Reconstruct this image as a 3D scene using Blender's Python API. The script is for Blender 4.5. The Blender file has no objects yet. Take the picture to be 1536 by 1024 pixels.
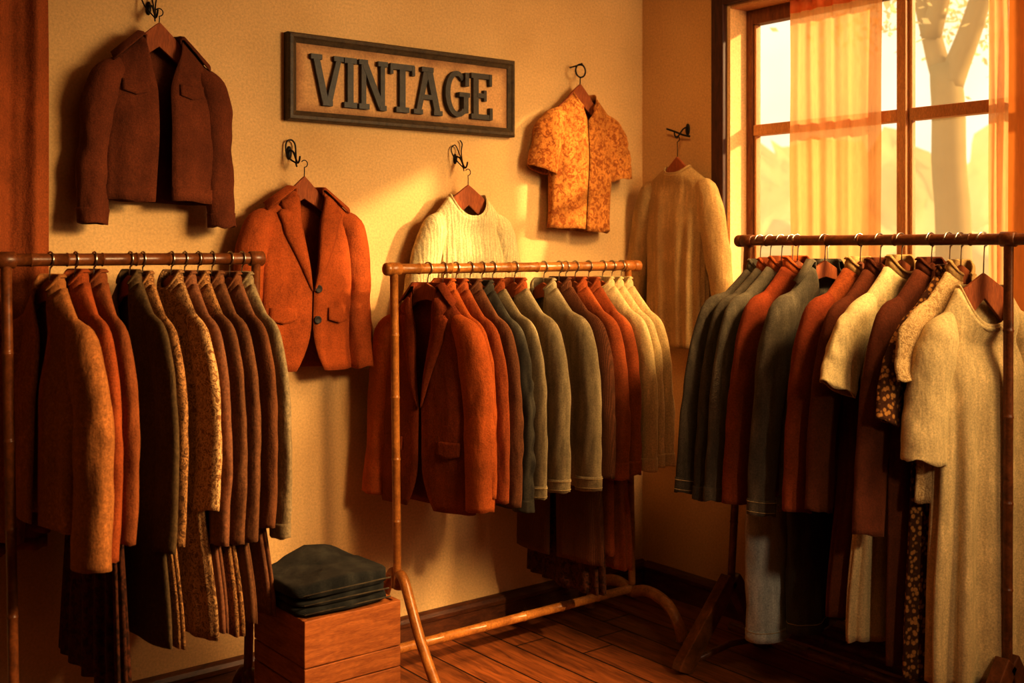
import bpy, bmesh, math, random
from mathutils import Vector, Matrix, noise
random.seed(7)
PI = math.pi
S = bpy.context.scene
COL = S.collection

# ------------------------------------------------------------------ camera
CAM = Vector((-3.515, -3.532, 1.5))
YAW = math.radians(38.2)
F = 1676.0
CX, CY = 768.0, 372.0
cr = Vector((math.cos(YAW), -math.sin(YAW), 0))
cf = Vector((math.sin(YAW), math.cos(YAW), 0))
cd = bpy.data.cameras.new('camera'); cam = bpy.data.objects.new('camera', cd); COL.objects.link(cam)
cam.location = CAM; cam.rotation_euler = (PI/2, 0, -YAW)
cd.sensor_width = 36; cd.lens = F/1536*36; cd.shift_y = -(512-CY)/1536
cd.dof.use_dof = True; cd.dof.focus_distance = 3.7; cd.dof.aperture_fstop = 2.8
cd.clip_start = 0.05
S.camera = cam

def ray(px):
    return cr*((px-CX)/F) + cf
def on_y(px, py, y):          # where the sight line meets the upright plane Y = y
    d = ray(px); k = (y-CAM.y)/d.y
    return Vector((CAM.x+k*d.x, y, CAM.z-(py-CY)/F*k))
def on_x(px, py, x):
    d = ray(px); k = (x-CAM.x)/d.x
    return Vector((x, CAM.y+k*d.y, CAM.z-(py-CY)/F*k))

# ------------------------------------------------------------------ object helpers
def tag(o, label=None, cat=None, group=None, kind=None):
    if label: o['label'] = label
    if cat: o['category'] = cat
    if group: o['group'] = group
    if kind: o['kind'] = kind
    return o
def thing(name, label, cat, loc=(0,0,0), rz=0.0, group=None, rot=None):
    o = bpy.data.objects.new(name, None); COL.objects.link(o)
    o.empty_display_size = 0.05
    o.location = loc; o.rotation_euler = rot if rot else (0,0,rz)
    return tag(o, label, cat, group)
def obj(name, bm, mat, parent=None, smooth=True, solid=0.0, bevel=0.0, offset=0.0):
    bmesh.ops.remove_doubles(bm, verts=bm.verts, dist=1e-6)
    bmesh.ops.recalc_face_normals(bm, faces=bm.faces)
    me = bpy.data.meshes.new(name); bm.to_mesh(me); bm.free()
    if smooth:
        for p in me.polygons: p.use_smooth = True
    me.materials.append(mat)
    o = bpy.data.objects.new(name, me); COL.objects.link(o)
    if parent: o.parent = parent
    if solid:
        m = o.modifiers.new('solid', 'SOLIDIFY'); m.thickness = solid; m.offset = offset
    if bevel:
        m = o.modifiers.new('bevel', 'BEVEL'); m.width = bevel; m.segments = 2; m.limit_method = 'ANGLE'
    return o
def struct(name, bm, mat, parent=None, **k):
    o = obj(name, bm, mat, parent, **k)
    if not parent: o['kind'] = 'structure'
    return o

def grid(bm, rows, closed=False):
    vs = [[bm.verts.new(p) for p in r] for r in rows]
    n = len(vs[0])
    for a, b in zip(vs, vs[1:]):
        for j in range(n if closed else n-1):
            k = (j+1) % n
            try: bm.faces.new((a[j], a[k], b[k], b[j]))
            except ValueError: pass
    return vs
def box(bm, c0, c1):
    x0,y0,z0 = c0; x1,y1,z1 = c1
    v = [bm.verts.new(p) for p in ((x0,y0,z0),(x1,y0,z0),(x1,y1,z0),(x0,y1,z0),(x0,y0,z1),(x1,y0,z1),(x1,y1,z1),(x0,y1,z1))]
    for f in ((0,3,2,1),(4,5,6,7),(0,1,5,4),(1,2,6,5),(2,3,7,6),(3,0,4,7)):
        bm.faces.new([v[i] for i in f])
def prism(bm, pts, y0, y1):     # polygon in XZ pushed along Y
    a = [bm.verts.new((x,y0,z)) for x,z in pts]; b = [bm.verts.new((x,y1,z)) for x,z in pts]
    bm.faces.new(a); bm.faces.new(b[::-1]); n = len(pts)
    for i in range(n):
        bm.faces.new((a[i], b[i], b[(i+1)%n], a[(i+1)%n]))
def sweep(bm, pts, rad, nv=10, caps=True, flat=1.0, closed=False):
    pts = [Vector(p) for p in pts]; n = len(pts)
    if not hasattr(rad, '__len__'): rad = [rad]*n
    rows = []; ref = None
    for i, p in enumerate(pts):
        if closed: t = pts[(i+1)%n]-pts[i-1]
        else: t = pts[min(i+1,n-1)]-pts[max(i-1,0)]
        t.normalize()
        if ref is None:
            ref = Vector((0,1,0)) if abs(t.y) < .9 else Vector((1,0,0))
        ref = (ref - t*ref.dot(t)).normalized()
        b = t.cross(ref)
        rows.append([p + (ref*math.cos(a)*flat + b*math.sin(a))*rad[i] for a in [2*PI*j/nv for j in range(nv)]])
    if closed: rows.append(rows[0])
    vs = grid(bm, rows, True)
    if caps and not closed:
        bm.faces.new(vs[0][::-1]); bm.faces.new(vs[-1])
def curve_pts(ctrl, n=8):       # catmull-rom through control points
    c = [Vector(p) for p in ctrl]; c = [c[0]*2-c[1]] + c + [c[-1]*2-c[-2]]
    out = []
    for i in range(1, len(c)-2):
        for k in range(n):
            t = k/n; p0,p1,p2,p3 = c[i-1:i+3]
            out.append(.5*((2*p1)+(p2-p0)*t+(2*p0-5*p1+4*p2-p3)*t*t+(3*p1-p0-3*p2+p3)*t**3))
    out.append(c[-2]); return out
def ss(t):
    t = max(0, min(1, t)); return t*t*(3-2*t)
def interp(pts, x):
    if x <= pts[0][0]: return pts[0][1]
    for (a, va), (b, vb) in zip(pts, pts[1:]):
        if x <= b: return va+(vb-va)*ss((x-a)/(b-a)) if b > a else vb
    return pts[-1][1]
def nz(*v): return noise.noise(Vector(v))

# ------------------------------------------------------------------ materials
def srgb(r, g, b):
    f = lambda c: (c/255/12.92) if c/255 <= .04045 else ((c/255+.055)/1.055)**2.4
    return (f(r), f(g), f(b), 1)
def newmat(name):
    m = bpy.data.materials.new(name); m.use_nodes = True
    nt = m.node_tree; nt.nodes.clear()
    out = nt.nodes.new('ShaderNodeOutputMaterial')
    return m, nt, out
def N(nt, t, **k):
    n = nt.nodes.new('ShaderNode'+t)
    for a, v in k.items():
        if a in n.inputs: n.inputs[a].default_value = v
        else: setattr(n, a, v)
    return n
def mixc(nt, fac, a, b, blend='MIX'):
    m = nt.nodes.new('ShaderNodeMix'); m.data_type = 'RGBA'; m.blend_type = blend
    L = nt.links.new
    if isinstance(fac, (int,float)): m.inputs[0].default_value = fac
    else: L(fac, m.inputs[0])
    for s, i in ((a,6),(b,7)):
        if isinstance(s, tuple): m.inputs[i].default_value = s
        else: L(s, m.inputs[i])
    return m.outputs[2]
def ramp(nt, src, p0, p1, c0=(0,0,0,1), c1=(1,1,1,1)):
    r = nt.nodes.new('ShaderNodeValToRGB'); e = r.color_ramp.elements
    e[0].position = p0; e[1].position = p1; e[0].color = c0; e[1].color = c1
    nt.links.new(src, r.inputs[0]); return r.outputs[0]
def mul(c, k): return (c[0]*k, c[1]*k, c[2]*k, 1)

def fabric(name, c, kind='plain', c2=None, scale=9.0, bump=.35, sheen=.25):
    m, nt, out = newmat(name); L = nt.links.new
    tc = N(nt, 'TexCoord'); co = tc.outputs['Object']
    b = N(nt, 'BsdfPrincipled', Roughness=.92); b.inputs['Specular IOR Level'].default_value = .12
    b.inputs['Sheen Weight'].default_value = sheen; b.inputs['Sheen Roughness'].default_value = .5
    b.inputs['Sheen Tint'].default_value = (min(1,c[0]*2.2+.1), min(1,c[1]*2.2+.06), min(1,c[2]*2.2+.03), 1)
    n1 = N(nt, 'TexNoise', Scale=scale, Detail=5.0, Roughness=.6); L(co, n1.inputs['Vector'])
    n2 = N(nt, 'TexNoise', Scale=190.0, Detail=2.0, Roughness=.7); L(co, n2.inputs['Vector'])
    f1 = ramp(nt, n1.outputs[0], .3, .72)
    lo, hi = mul(c, .68), mul(c, 1.22)
    base = mixc(nt, f1, lo, hi)
    mp = N(nt, 'Mapping'); L(co, mp.inputs[0])
    hgt = n2.outputs[0]
    if kind == 'denim':
        mp.inputs['Scale'].default_value = (1,1,.18)
        n3 = N(nt, 'TexNoise', Scale=16.0 if c2 else 40.0, Detail=5.0); L(mp.outputs[0], n3.inputs['Vector'])
        base = mixc(nt, ramp(nt, n3.outputs[0], .45, .85), base, c2 or mul(c, 1.7))
        w = N(nt, 'TexWave', Scale=160.0, Distortion=.5, bands_direction='DIAGONAL'); L(co, w.inputs['Vector'])
        hgt = w.outputs[0]
    elif kind == 'cord':
        w = N(nt, 'TexWave', Scale=60.0, Distortion=.3, bands_direction='X'); L(co, w.inputs['Vector'])
        hgt = w.outputs[0]
        base = mixc(nt, w.outputs[0], mul(c,.6), base)
    elif kind == 'lace':
        n3 = N(nt, 'TexNoise', Scale=24.0, Detail=3.0, Distortion=2.5); L(co, n3.inputs['Vector'])
        v = N(nt, 'TexVoronoi', Scale=34.0, feature='DISTANCE_TO_EDGE'); L(mixc(nt, .12, co, n3.outputs['Color']), v.inputs['Vector'])
        f = ramp(nt, v.outputs['Distance'], .04, .20, (1,1,1,1), (0,0,0,1))
        base = mixc(nt, f, base, c2 or mul(c, 2.2)); hgt = f
    elif kind == 'print':
        n3 = N(nt, 'TexNoise', Scale=58.0, Detail=4.0, Distortion=1.0); L(co, n3.inputs['Vector'])
        f = ramp(nt, n3.outputs[0], .44, .60)
        base = mixc(nt, f, base, c2 or mul(c, .4))
    elif kind == 'floral':
        v = N(nt, 'TexVoronoi', Scale=62.0, Randomness=.9); L(co, v.inputs['Vector'])
        f = ramp(nt, v.outputs['Distance'], .33, .5, (1,1,1,1), (0,0,0,1))
        base = mixc(nt, f, base, c2 or mul(c, 2.5))
    elif kind == 'knit':
        mp.inputs['Scale'].default_value = (1,1,.3)
        w = N(nt, 'TexWave', Scale=22.0, Distortion=5.0, Detail=2.0, bands_direction='X'); L(mp.outputs[0], w.inputs['Vector'])
        w.inputs['Detail Scale'].default_value = 3.0
        base = mixc(nt, w.outputs[0], mul(c,.72), base)
        hgt = mixc(nt, .5, w.outputs[0], n2.outputs[0])
    elif kind == 'wool':
        n3 = N(nt, 'TexNoise', Scale=85.0, Detail=4.0, Roughness=.75); L(co, n3.inputs['Vector'])
        base = mixc(nt, ramp(nt, n3.outputs[0], .35, .7), mul(c,.55), base)
        hgt = n3.outputs[0]
    elif kind == 'gauze':
        mp.inputs['Scale'].default_value = (1,1,.12)
        n3 = N(nt, 'TexNoise', Scale=70.0, Detail=3.0); L(mp.outputs[0], n3.inputs['Vector'])
        base = mixc(nt, ramp(nt, n3.outputs[0], .35, .7), mul(c,.78), base); hgt = n3.outputs[0]
    grain = ramp(nt, n2.outputs[0], .3, .7, (.72,.72,.72,1), (1.15,1.15,1.15,1))
    base = mixc(nt, 1.0, base, grain, 'MULTIPLY')
    L(base, b.inputs['Base Color'])
    bp = N(nt, 'Bump', Strength=bump, Distance=.004); L(hgt, bp.inputs['Height'])
    n4 = N(nt, 'TexNoise', Scale=26.0, Detail=4.0); mp2 = N(nt, 'Mapping'); mp2.inputs['Scale'].default_value = (1,1,.45)
    L(co, mp2.inputs[0]); L(mp2.outputs[0], n4.inputs['Vector'])
    bp2 = N(nt, 'Bump', Strength=.5, Distance=.012); L(n4.outputs[0], bp2.inputs['Height']); L(bp2.outputs[0], bp.inputs['Normal'])
    L(bp.outputs[0], b.inputs['Normal']); L(b.outputs[0], out.inputs[0])
    return m
def wood(name, c0, c1, axis=(1,1,1), scale=14.0, rough=.45, knots=0.0, coord='Object'):
    m, nt, out = newmat(name); L = nt.links.new
    tc = N(nt, 'TexCoord'); mp = N(nt, 'Mapping'); mp.inputs['Scale'].default_value = axis
    L(tc.outputs[coord], mp.inputs[0])
    n1 = N(nt, 'TexNoise', Scale=scale, Detail=7.0, Roughness=.65, Distortion=.6); L(mp.outputs[0], n1.inputs['Vector'])
    n2 = N(nt, 'TexNoise', Scale=scale*7, Detail=3.0); L(mp.outputs[0], n2.inputs['Vector'])
    base = mixc(nt, ramp(nt, n1.outputs[0], .32, .68), c0, c1)
    base = mixc(nt, 1.0, base, ramp(nt, n2.outputs[0], .3, .7, (.75,.75,.75,1), (1.1,1.1,1.1,1)), 'MULTIPLY')
    if knots:
        n3 = N(nt, 'TexNoise', Scale=knots, Detail=3.0); mp3 = N(nt, 'Mapping'); mp3.inputs['Scale'].default_value = (1,1,1.8)
        L(tc.outputs[coord], mp3.inputs[0]); L(mp3.outputs[0], n3.inputs['Vector'])
        base = mixc(nt, ramp(nt, n3.outputs[0], .66, .74), base, mul(c0, .3))
    b = N(nt, 'BsdfPrincipled', Roughness=rough); L(base, b.inputs['Base Color'])
    b.inputs['Specular IOR Level'].default_value = .35
    bp = N(nt, 'Bump', Strength=.25, Distance=.003); L(n1.outputs[0], bp.inputs['Height']); L(bp.outputs[0], b.inputs['Normal'])
    L(b.outputs[0], out.inputs[0]); return m
def plaster(name, c0, c1):
    m, nt, out = newmat(name); L = nt.links.new
    tc = N(nt, 'TexCoord'); co = tc.outputs['Object']
    n1 = N(nt, 'TexNoise', Scale=2.2, Detail=5.0); L(co, n1.inputs['Vector'])
    n2 = N(nt, 'TexNoise', Scale=120.0, Detail=4.0, Roughness=.7); L(co, n2.inputs['Vector'])
    base = mixc(nt, ramp(nt, n1.outputs[0], .3, .7), c0, c1)
    base = mixc(nt, 1.0, base, ramp(nt, n2.outputs[0], .3, .7, (.82,.82,.82,1), (1.1,1.1,1.1,1)), 'MULTIPLY')
    b = N(nt, 'BsdfPrincipled', Roughness=.95); b.inputs['Specular IOR Level'].default_value = .1
    L(base, b.inputs['Base Color'])
    bp = N(nt, 'Bump', Strength=.3, Distance=.003); L(n2.outputs[0], bp.inputs['Height']); L(bp.outputs[0], b.inputs['Normal'])
    L(b.outputs[0], out.inputs[0]); return m
def metal(name, c, rough=.35, met=1.0):
    m, nt, out = newmat(name); L = nt.links.new
    tc = N(nt, 'TexCoord'); n1 = N(nt, 'TexNoise', Scale=60.0, Detail=3.0); L(tc.outputs['Object'], n1.inputs['Vector'])
    b = N(nt, 'BsdfPrincipled', Roughness=rough, Metallic=met)
    L(mixc(nt, n1.outputs[0], mul(c,.7), mul(c,1.2)), b.inputs['Base Color']); L(b.outputs[0], out.inputs[0]); return m
def sheer(name, c, transp, transl=.7):
    m, nt, out = newmat(name); L = nt.links.new
    tc = N(nt, 'TexCoord'); n1 = N(nt, 'TexNoise', Scale=90.0, Detail=3.0)
    mp = N(nt, 'Mapping'); mp.inputs['Scale'].default_value = (1,1,.25); L(tc.outputs['Object'], mp.inputs[0]); L(mp.outputs[0], n1.inputs['Vector'])
    col = mixc(nt, n1.outputs[0], mul(c,.85), mul(c,1.1))
    d = N(nt, 'BsdfDiffuse'); t = N(nt, 'BsdfTranslucent'); L(col, d.inputs[0]); L(col, t.inputs[0])
    m1 = N(nt, 'MixShader'); m1.inputs[0].default_value = transl; L(d.outputs[0], m1.inputs[1]); L(t.outputs[0], m1.inputs[2])
    tr = N(nt, 'BsdfTransparent'); tr.inputs[0].default_value = (min(1,c[0]*1.05), min(1,c[1]*1.05), min(1,c[2]*1.05), 1)
    m2 = N(nt, 'MixShader'); m2.inputs[0].default_value = transp; L(m1.outputs[0], m2.inputs[1]); L(tr.outputs[0], m2.inputs[2])
    L(m2.outputs[0], out.inputs[0]); return m
def glass(name):
    m, nt, out = newmat(name); L = nt.links.new
    tr = N(nt, 'BsdfTransparent'); tr.inputs[0].default_value = (1,.95,.86,1)
    t = N(nt, 'BsdfTranslucent'); t.inputs[0].default_value = (.95,.85,.64,1)
    g = N(nt, 'BsdfGlossy', Roughness=.1)
    m1 = N(nt, 'MixShader'); m1.inputs[0].default_value = .1; L(tr.outputs[0], m1.inputs[1]); L(t.outputs[0], m1.inputs[2])
    m2 = N(nt, 'MixShader'); m2.inputs[0].default_value = .03; L(m1.outputs[0], m2.inputs[1]); L(g.outputs[0], m2.inputs[2])
    L(m2.outputs[0], out.inputs[0]); return m

M = {}
M['wall'] = plaster('plaster_back', srgb(205,165,112), srgb(222,183,130))
M['wall2'] = plaster('plaster_side', srgb(200,158,104), srgb(216,176,122))
M['ceil'] = plaster('plaster_ceiling', srgb(190,150,105), srgb(205,165,120))
M['frame_dark'] = wood('window_wood_dark', srgb(104,58,28), srgb(146,88,44), (6,6,1), 12, .5)
M['casing'] = wood('window_casing_dark', srgb(58,28,13), srgb(88,46,22), (6,6,1), 12, .5)
M['frame_mid'] = wood('window_wood_mid', srgb(196,136,80), srgb(222,162,102), (6,6,1), 12, .5)
M['reveal'] = plaster('reveal_plaster', srgb(238,190,135), srgb(246,202,150))
M['skirt'] = wood('baseboard_wood', srgb(70,36,16), srgb(112,62,28), (1,1,5), 10, .45)
M['bamboo'] = wood('rack_bamboo', srgb(140,84,34), srgb(190,124,56), (2,2,2), 10, .3)
M['bamboo_dark'] = wood('rack_wood_dark', srgb(84,44,18), srgb(134,76,32), (2,2,2), 10, .35)
M['hanger'] = wood('hanger_wood', srgb(138,70,30), srgb(172,96,44), (6,1,1), 8, .75)
M['crate'] = wood('crate_wood', srgb(150,82,34), srgb(196,118,56), (1,1,8), 9, .6, knots=7.0)
M['wire'] = metal('wire_steel', srgb(196,186,168), .28)
M['iron'] = metal('hook_iron', srgb(40,28,18), .5, .6)
M['brass'] = metal('ring_dull', srgb(120,95,60), .35)
M['letter'] = wood('letter_paint', srgb(60,48,34), srgb(80,66,48), (3,3,3), 10, .5)
M['signframe'] = wood('sign_frame_wood', srgb(66,50,34), srgb(100,80,54), (4,4,4), 10, .45)
M['glass'] = glass('window_glass')
M['sheer_o'] = sheer('sheer_orange', srgb(255,198,138), .22)
M['sheer_p'] = sheer('sheer_peach', srgb(250,196,140), .12, .6)
M['curt_o'] = sheer('curtain_orange', srgb(222,140,66), .03, .6)
M['drape'] = fabric('drape_rust', srgb(150,80,38), scale=4)
M['button'] = metal('button_horn', srgb(44,28,16), .65, .0)
M['stitch'] = fabric('stitch_thread', srgb(190,160,110), scale=60)

FAB = dict(
 rustdark=('plain', (100,50,24)), rustred=('plain', (132,60,26)), orange=('plain', (172,88,36)), rust=('plain', (150,76,34)),
 rustbrown=('plain', (134,76,38)), brown=('plain', (116,72,42)), darkbrown=('plain', (76,48,30)), tanwool=('wool', (178,116,62)),
 olive=('wool', (104,80,50)), mauve=('wool', (146,96,64)), brownwool=('wool', (128,84,52)), greyolive=('wool', (164,140,104)),
 blazer=('plain', (166,84,36)), jacket=('plain', (108,56,30)),
 cream=('gauze', (222,192,138)), creamknit=('knit', (228,204,152)), pleat=('gauze', (186,148,96)), tan=('gauze', (196,156,100)),
 denim=('denim', (96,84,66)), denimdark=('denim', (82,70,54)), denimgrey=('denim', (140,120,88)), denimblue=('denim', (84,88,88)),
 cord=('cord', (104,60,32)),
)
for k, (kind, c) in FAB.items(): M[k] = fabric('fabric_'+k, srgb(*c), kind)
M['print'] = fabric('fabric_print', srgb(204,136,66), 'print', srgb(152,86,36))
M['lace'] = fabric('fabric_lace', srgb(140,96,56), 'lace', srgb(210,170,116))
M['lacedim'] = fabric('fabric_lace_dim', srgb(112,76,44), 'lace', srgb(176,136,90))
M['laceolive'] = fabric('fabric_lace_brown', srgb(112,76,44), 'lace', srgb(176,128,78))
M['floral'] = fabric('fabric_floral', srgb(78,44,22), 'floral', srgb(176,124,62))
M['pbrown'] = fabric('fabric_print_brown', srgb(84,44,22), 'print', srgb(46,24,12))
M['denimlit'] = fabric('fabric_denim_lit', srgb(176,178,170), 'denim', srgb(246,242,228), scale=6)  # near-white streaks paint the window's rim light into the denim colour
M['denimink'] = fabric('fabric_denim_ink', srgb(70,68,62), 'denim', srgb(116,114,104), scale=6)
M['denimcrumple'] = fabric('fabric_denim_crumple', srgb(70,62,50), 'denim', srgb(128,116,94), scale=14, bump=.6)
M['denimpile'] = fabric('fabric_denim_pile', srgb(46,44,40), 'denim', srgb(82,78,68), scale=7, bump=.6)
M['tanlace'] = fabric('fabric_tan_lace', srgb(176,140,92), 'lace', srgb(206,172,120))

# ------------------------------------------------------------------ the room
T = .16
X0, Y0, ZC = -4.6, -4.7, 2.9
WY0, WY1, WZ0, WZ1 = -1.96, -.49, .90, 2.49       # window opening in wall_right
bm = bmesh.new(); box(bm, (X0-T, 0, 0), (T, T, ZC)); struct('wall_back', bm, M['wall'], smooth=False)
bm = bmesh.new()
box(bm, (0, WY1, 0), (T, 0, ZC)); box(bm, (0, Y0-T, 0), (T, WY0, ZC))
box(bm, (0, WY0, 0), (T, WY1, WZ0)); box(bm, (0, WY0, WZ1), (T, WY1, ZC))
struct('wall_right', bm, M['wall2'], smooth=False)
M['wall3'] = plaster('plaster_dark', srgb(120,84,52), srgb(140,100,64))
bm = bmesh.new(); box(bm, (X0-T, Y0, 0), (X0, 0, ZC)); struct('wall_left', bm, M['wall3'], smooth=False)
bm = bmesh.new(); box(bm, (X0-T, Y0-T, 0), (0, Y0, ZC)); struct('wall_front', bm, M['wall3'], smooth=False)
bm = bmesh.new(); box(bm, (X0-T, Y0-T, ZC), (T, T, ZC+.1)); struct('ceiling', bm, M['ceil'], smooth=False)

def floor_mat():
    m, nt, out = newmat('floor_planks'); L = nt.links.new
    tc = N(nt, 'TexCoord'); co = tc.outputs['Object']
    sep = N(nt, 'SeparateXYZ'); L(co, sep.inputs[0])
    PW = .15
    dv = N(nt, 'Math', operation='DIVIDE'); L(sep.outputs[0], dv.inputs[0]); dv.inputs[1].default_value = PW
    fl = N(nt, 'Math', operation='FLOOR'); L(dv.outputs[0], fl.inputs[0])
    fr = N(nt, 'Math', operation='FRACT'); L(dv.outputs[0], fr.inputs[0])
    wn = N(nt, 'TexWhiteNoise', noise_dimensions='1D'); L(fl.outputs[0], wn.inputs['W'])
    off = N(nt, 'Math', operation='MULTIPLY'); L(wn.outputs['Value'], off.inputs[0]); off.inputs[1].default_value = 7.0
    ya = N(nt, 'Math', operation='ADD'); L(sep.outputs[1], ya.inputs[0]); L(off.outputs[0], ya.inputs[1])
    cv = N(nt, 'CombineXYZ'); L(sep.outputs[0], cv.inputs[0]); L(ya.outputs[0], cv.inputs[1]); L(off.outputs[0], cv.inputs[2])
    mp = N(nt, 'Mapping'); mp.inputs['Scale'].default_value = (9,.9,1); L(cv.outputs[0], mp.inputs[0])
    n1 = N(nt, 'TexNoise', Scale=5.0, Detail=8.0, Roughness=.65, Distortion=.8); L(mp.outputs[0], n1.inputs['Vector'])
    base = mixc(nt, ramp(nt, n1.outputs[0], .3, .7), srgb(92,46,18), srgb(176,100,44))
    tone = ramp(nt, wn.outputs['Value'], 0, 1, (.72,.72,.72,1), (1.12,1.12,1.12,1))
    base = mixc(nt, 1.0, base, tone, 'MULTIPLY')
    pp = N(nt, 'Math', operation='PINGPONG'); L(fr.outputs[0], pp.inputs[0]); pp.inputs[1].default_value = .5
    g = ramp(nt, pp.outputs[0], .012, .03)
    y2 = N(nt, 'Math', operation='DIVIDE'); L(ya.outputs[0], y2.inputs[0]); y2.inputs[1].default_value = 1.7
    f2 = N(nt, 'Math', operation='FRACT'); L(y2.outputs[0], f2.inputs[0])
    p2 = N(nt, 'Math', operation='PINGPONG'); L(f2.outputs[0], p2.inputs[0]); p2.inputs[1].default_value = .5
    g2 = ramp(nt, p2.outputs[0], .0008, .002)
    gg = mixc(nt, 1.0, g, g2, 'MULTIPLY')
    base = mixc(nt, gg, srgb(24,11,4), base)
    b = N(nt, 'BsdfPrincipled', Roughness=.5); L(base, b.inputs['Base Color']); b.inputs['Specular IOR Level'].default_value = .3
    hh = mixc(nt, .3, gg, n1.outputs['Color'])
    bp = N(nt, 'Bump', Strength=.5, Distance=.004); L(hh, bp.inputs['Height']); L(bp.outputs[0], b.inputs['Normal'])
    L(b.outputs[0], out.inputs[0]); return m
bm = bmesh.new(); box(bm, (X0-T, Y0-T, -.1), (T, T, 0)); struct('floor', bm, floor_mat(), smooth=False)

def baseboard(name, p0, p1, n):    # profile swept along the wall foot; n = inward normal
    prof = [(0,0),(.018,0),(.018,.085),(.026,.09),(.028,.105),(.020,.118),(.010,.124),(0,.126)]
    bm = bmesh.new(); p0, p1, n = Vector(p0), Vector(p1), Vector(n)
    rows = [[p + n*a + Vector((0,0,b)) for a, b in prof] for p in (p0, p1)]
    vs = grid(bm, rows); bm.faces.new(vs[0]); bm.faces.new(vs[1][::-1])
    struct(name, bm, M['skirt'], smooth=False)
baseboard('baseboard_back', (X0,0,0), (-.001,0,0), (0,-1,0))
baseboard('baseboard_right', (0,-.03,0), (0,Y0,0), (-1,0,0))

# window_1: lining, sash frame, mullion, transom, panes, casing trim
bm = bmesh.new()
box(bm, (.002, WY1-.012, WZ0), (T+.01, WY1-.0005, WZ1)); win = struct('window_1', bm, M['reveal'], smooth=False)
def wpart(name, boxes, mat, bev=.003):
    bm = bmesh.new()
    for a, b in boxes: box(bm, a, b)
    return obj(name, bm, mat, win, smooth=False, bevel=bev)
SX0, SX1 = .10, .15
SW = .05
ym = on_x(1353, 0, .12).y; zt = 1.983
wpart('lining', [((.002,WY0+.0005,WZ1-.012),(T+.01,WY1-.0125,WZ1-.0005)), ((.002,WY0+.0005,WZ0),(T+.01,WY0+.012,WZ1-.013))], M['frame_mid'], 0)
wpart('sill', [((-.06,WY0-.04,WZ0-.03),(T,WY1+.04,WZ0+.012))], M['frame_mid'])
wpart('sash_frame', [((SX0,WY1-.045,WZ0+.012),(SX1,WY1-.013,WZ1-.012)), ((SX0,WY0+.013,WZ0+.012),(SX1,WY0+.05,WZ1-.012)),
                     ((SX0,WY0+.05,WZ1-.072),(SX1,WY1-.045,WZ1-.013)), ((SX0,WY0+.05,WZ0+.013),(SX1,WY1-.045,WZ0+.07))], M['frame_dark'])
wpart('sash_bead', [((SX1-.04,WY1-.056,WZ0+.07),(SX1-.01,WY1-.046,WZ1-.073))], M['frame_mid'], .002)
wpart('mullion', [((SX0,ym-.027,WZ0+.07),(SX1,ym+.010,WZ1-.072)), ((SX0+.02,ym-.040,WZ0+.07),(SX1-.005,ym-.028,WZ1-.072))], M['frame_mid'])
wpart('transom', [((SX0+.003,ym+.011,zt-.022),(SX1-.003,WY1-.046,zt+.022)), ((SX0+.003,WY0+.051,zt-.022),(SX1-.003,ym-.041,zt+.022))], M['frame_mid'])
for ya, yb in ((WY0+.051, ym-.041), (ym+.011, WY1-.057)):
    for za, zb in ((WZ0+.07, zt-.022), (zt+.022, WZ1-.073)):
        bm = bmesh.new(); v = [bm.verts.new(p) for p in ((.128,ya,za),(.128,yb,za),(.128,yb,zb),(.128,ya,zb))]; bm.faces.new(v)
        obj('pane', bm, M['glass'], win, smooth=False)
wpart('casing', [((-.028,WY1+.002,WZ0-.03),(-.0005,WY1+.065,WZ1+.07)), ((-.028,WY0-.065,WZ0-.03),(-.0005,WY0-.002,WZ1+.07)),
                 ((-.032,WY0-.065,WZ1+.002),(-.0005,WY1+.0015,WZ1+.07))], M['casing'])

# curtains
def curtain(name, label, p0, p1, z0, z1, amp, waves, mat, seed, cat='curtain', flare=.0):
    p0, p1 = Vector(p0+(0,)), Vector(p1+(0,)); d = p1-p0; ln = d.length; d.normalize(); nrm = Vector((-d.y, d.x, 0))
    o = thing(name, label, cat, (p0.x, p0.y, z0), math.atan2(d.y, d.x))
    bm = bmesh.new(); rows = []; nu, nvv = int(40+waves*12), 46
    for i in range(nvv+1):
        v = i/nvv; z = (z1-z0)*v; row = []
        for j in range(nu+1):
            u = j/nu
            ph = u*waves*2*PI + 1.4*nz(u*3, seed, v*.5) + .5*math.sin(u*9+seed)
            a = amp*(.75+.5*nz(u*5, v*.9, seed+5))
            y = a*math.sin(ph) + .25*a*math.sin(2.3*ph+seed) + .012*nz(u*4, v*2.2, seed)
            x = u*ln + (u-.5)*flare*(1-v) + .006*nz(v*3, u*6, seed+9)
            row.append((x, y, z + (.006*math.sin(ph*.5) if i == 0 else 0)))
        rows.append(row)
    grid(bm, rows); obj('panel', bm, mat, o)
    # hem band at the foot and a gathered heading at the top
    for nm, za, zb in (('hem', 0, .035), ('heading', z1-z0-.05, z1-z0)):
        bm = bmesh.new(); rr = []
        for z in (za, zb):
            v = z/(z1-z0); i = min(range(nvv+1), key=lambda k: abs(rows[k][0][2]-z))
            rr.append([(x, y, z) for x, y, _ in rows[0 if nm == 'hem' else nvv]])
        grid(bm, rr); obj(nm, bm, mat, o, solid=.004)
    return o
a = on_x(1186, 0, .055).y; b = on_x(1322, 0, .055).y
curtain('sheer_curtain', 'sheer orange curtain hanging over the middle of the window', (.055,a), (.055,b), .96, 2.47, .010, 5, M['sheer_o'], 3.3)
a = on_x(1482, 0, .05).y; b = on_x(1514, 0, .05).y
curtain('sheer_curtain', 'narrow peach sheer strip between the window pane and thick orange curtain', (.05,a), (.05,b), .96, 2.47, .004, 1.5, M['sheer_p'], 8.1)
a = on_x(1511, 0, -.05).y
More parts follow.
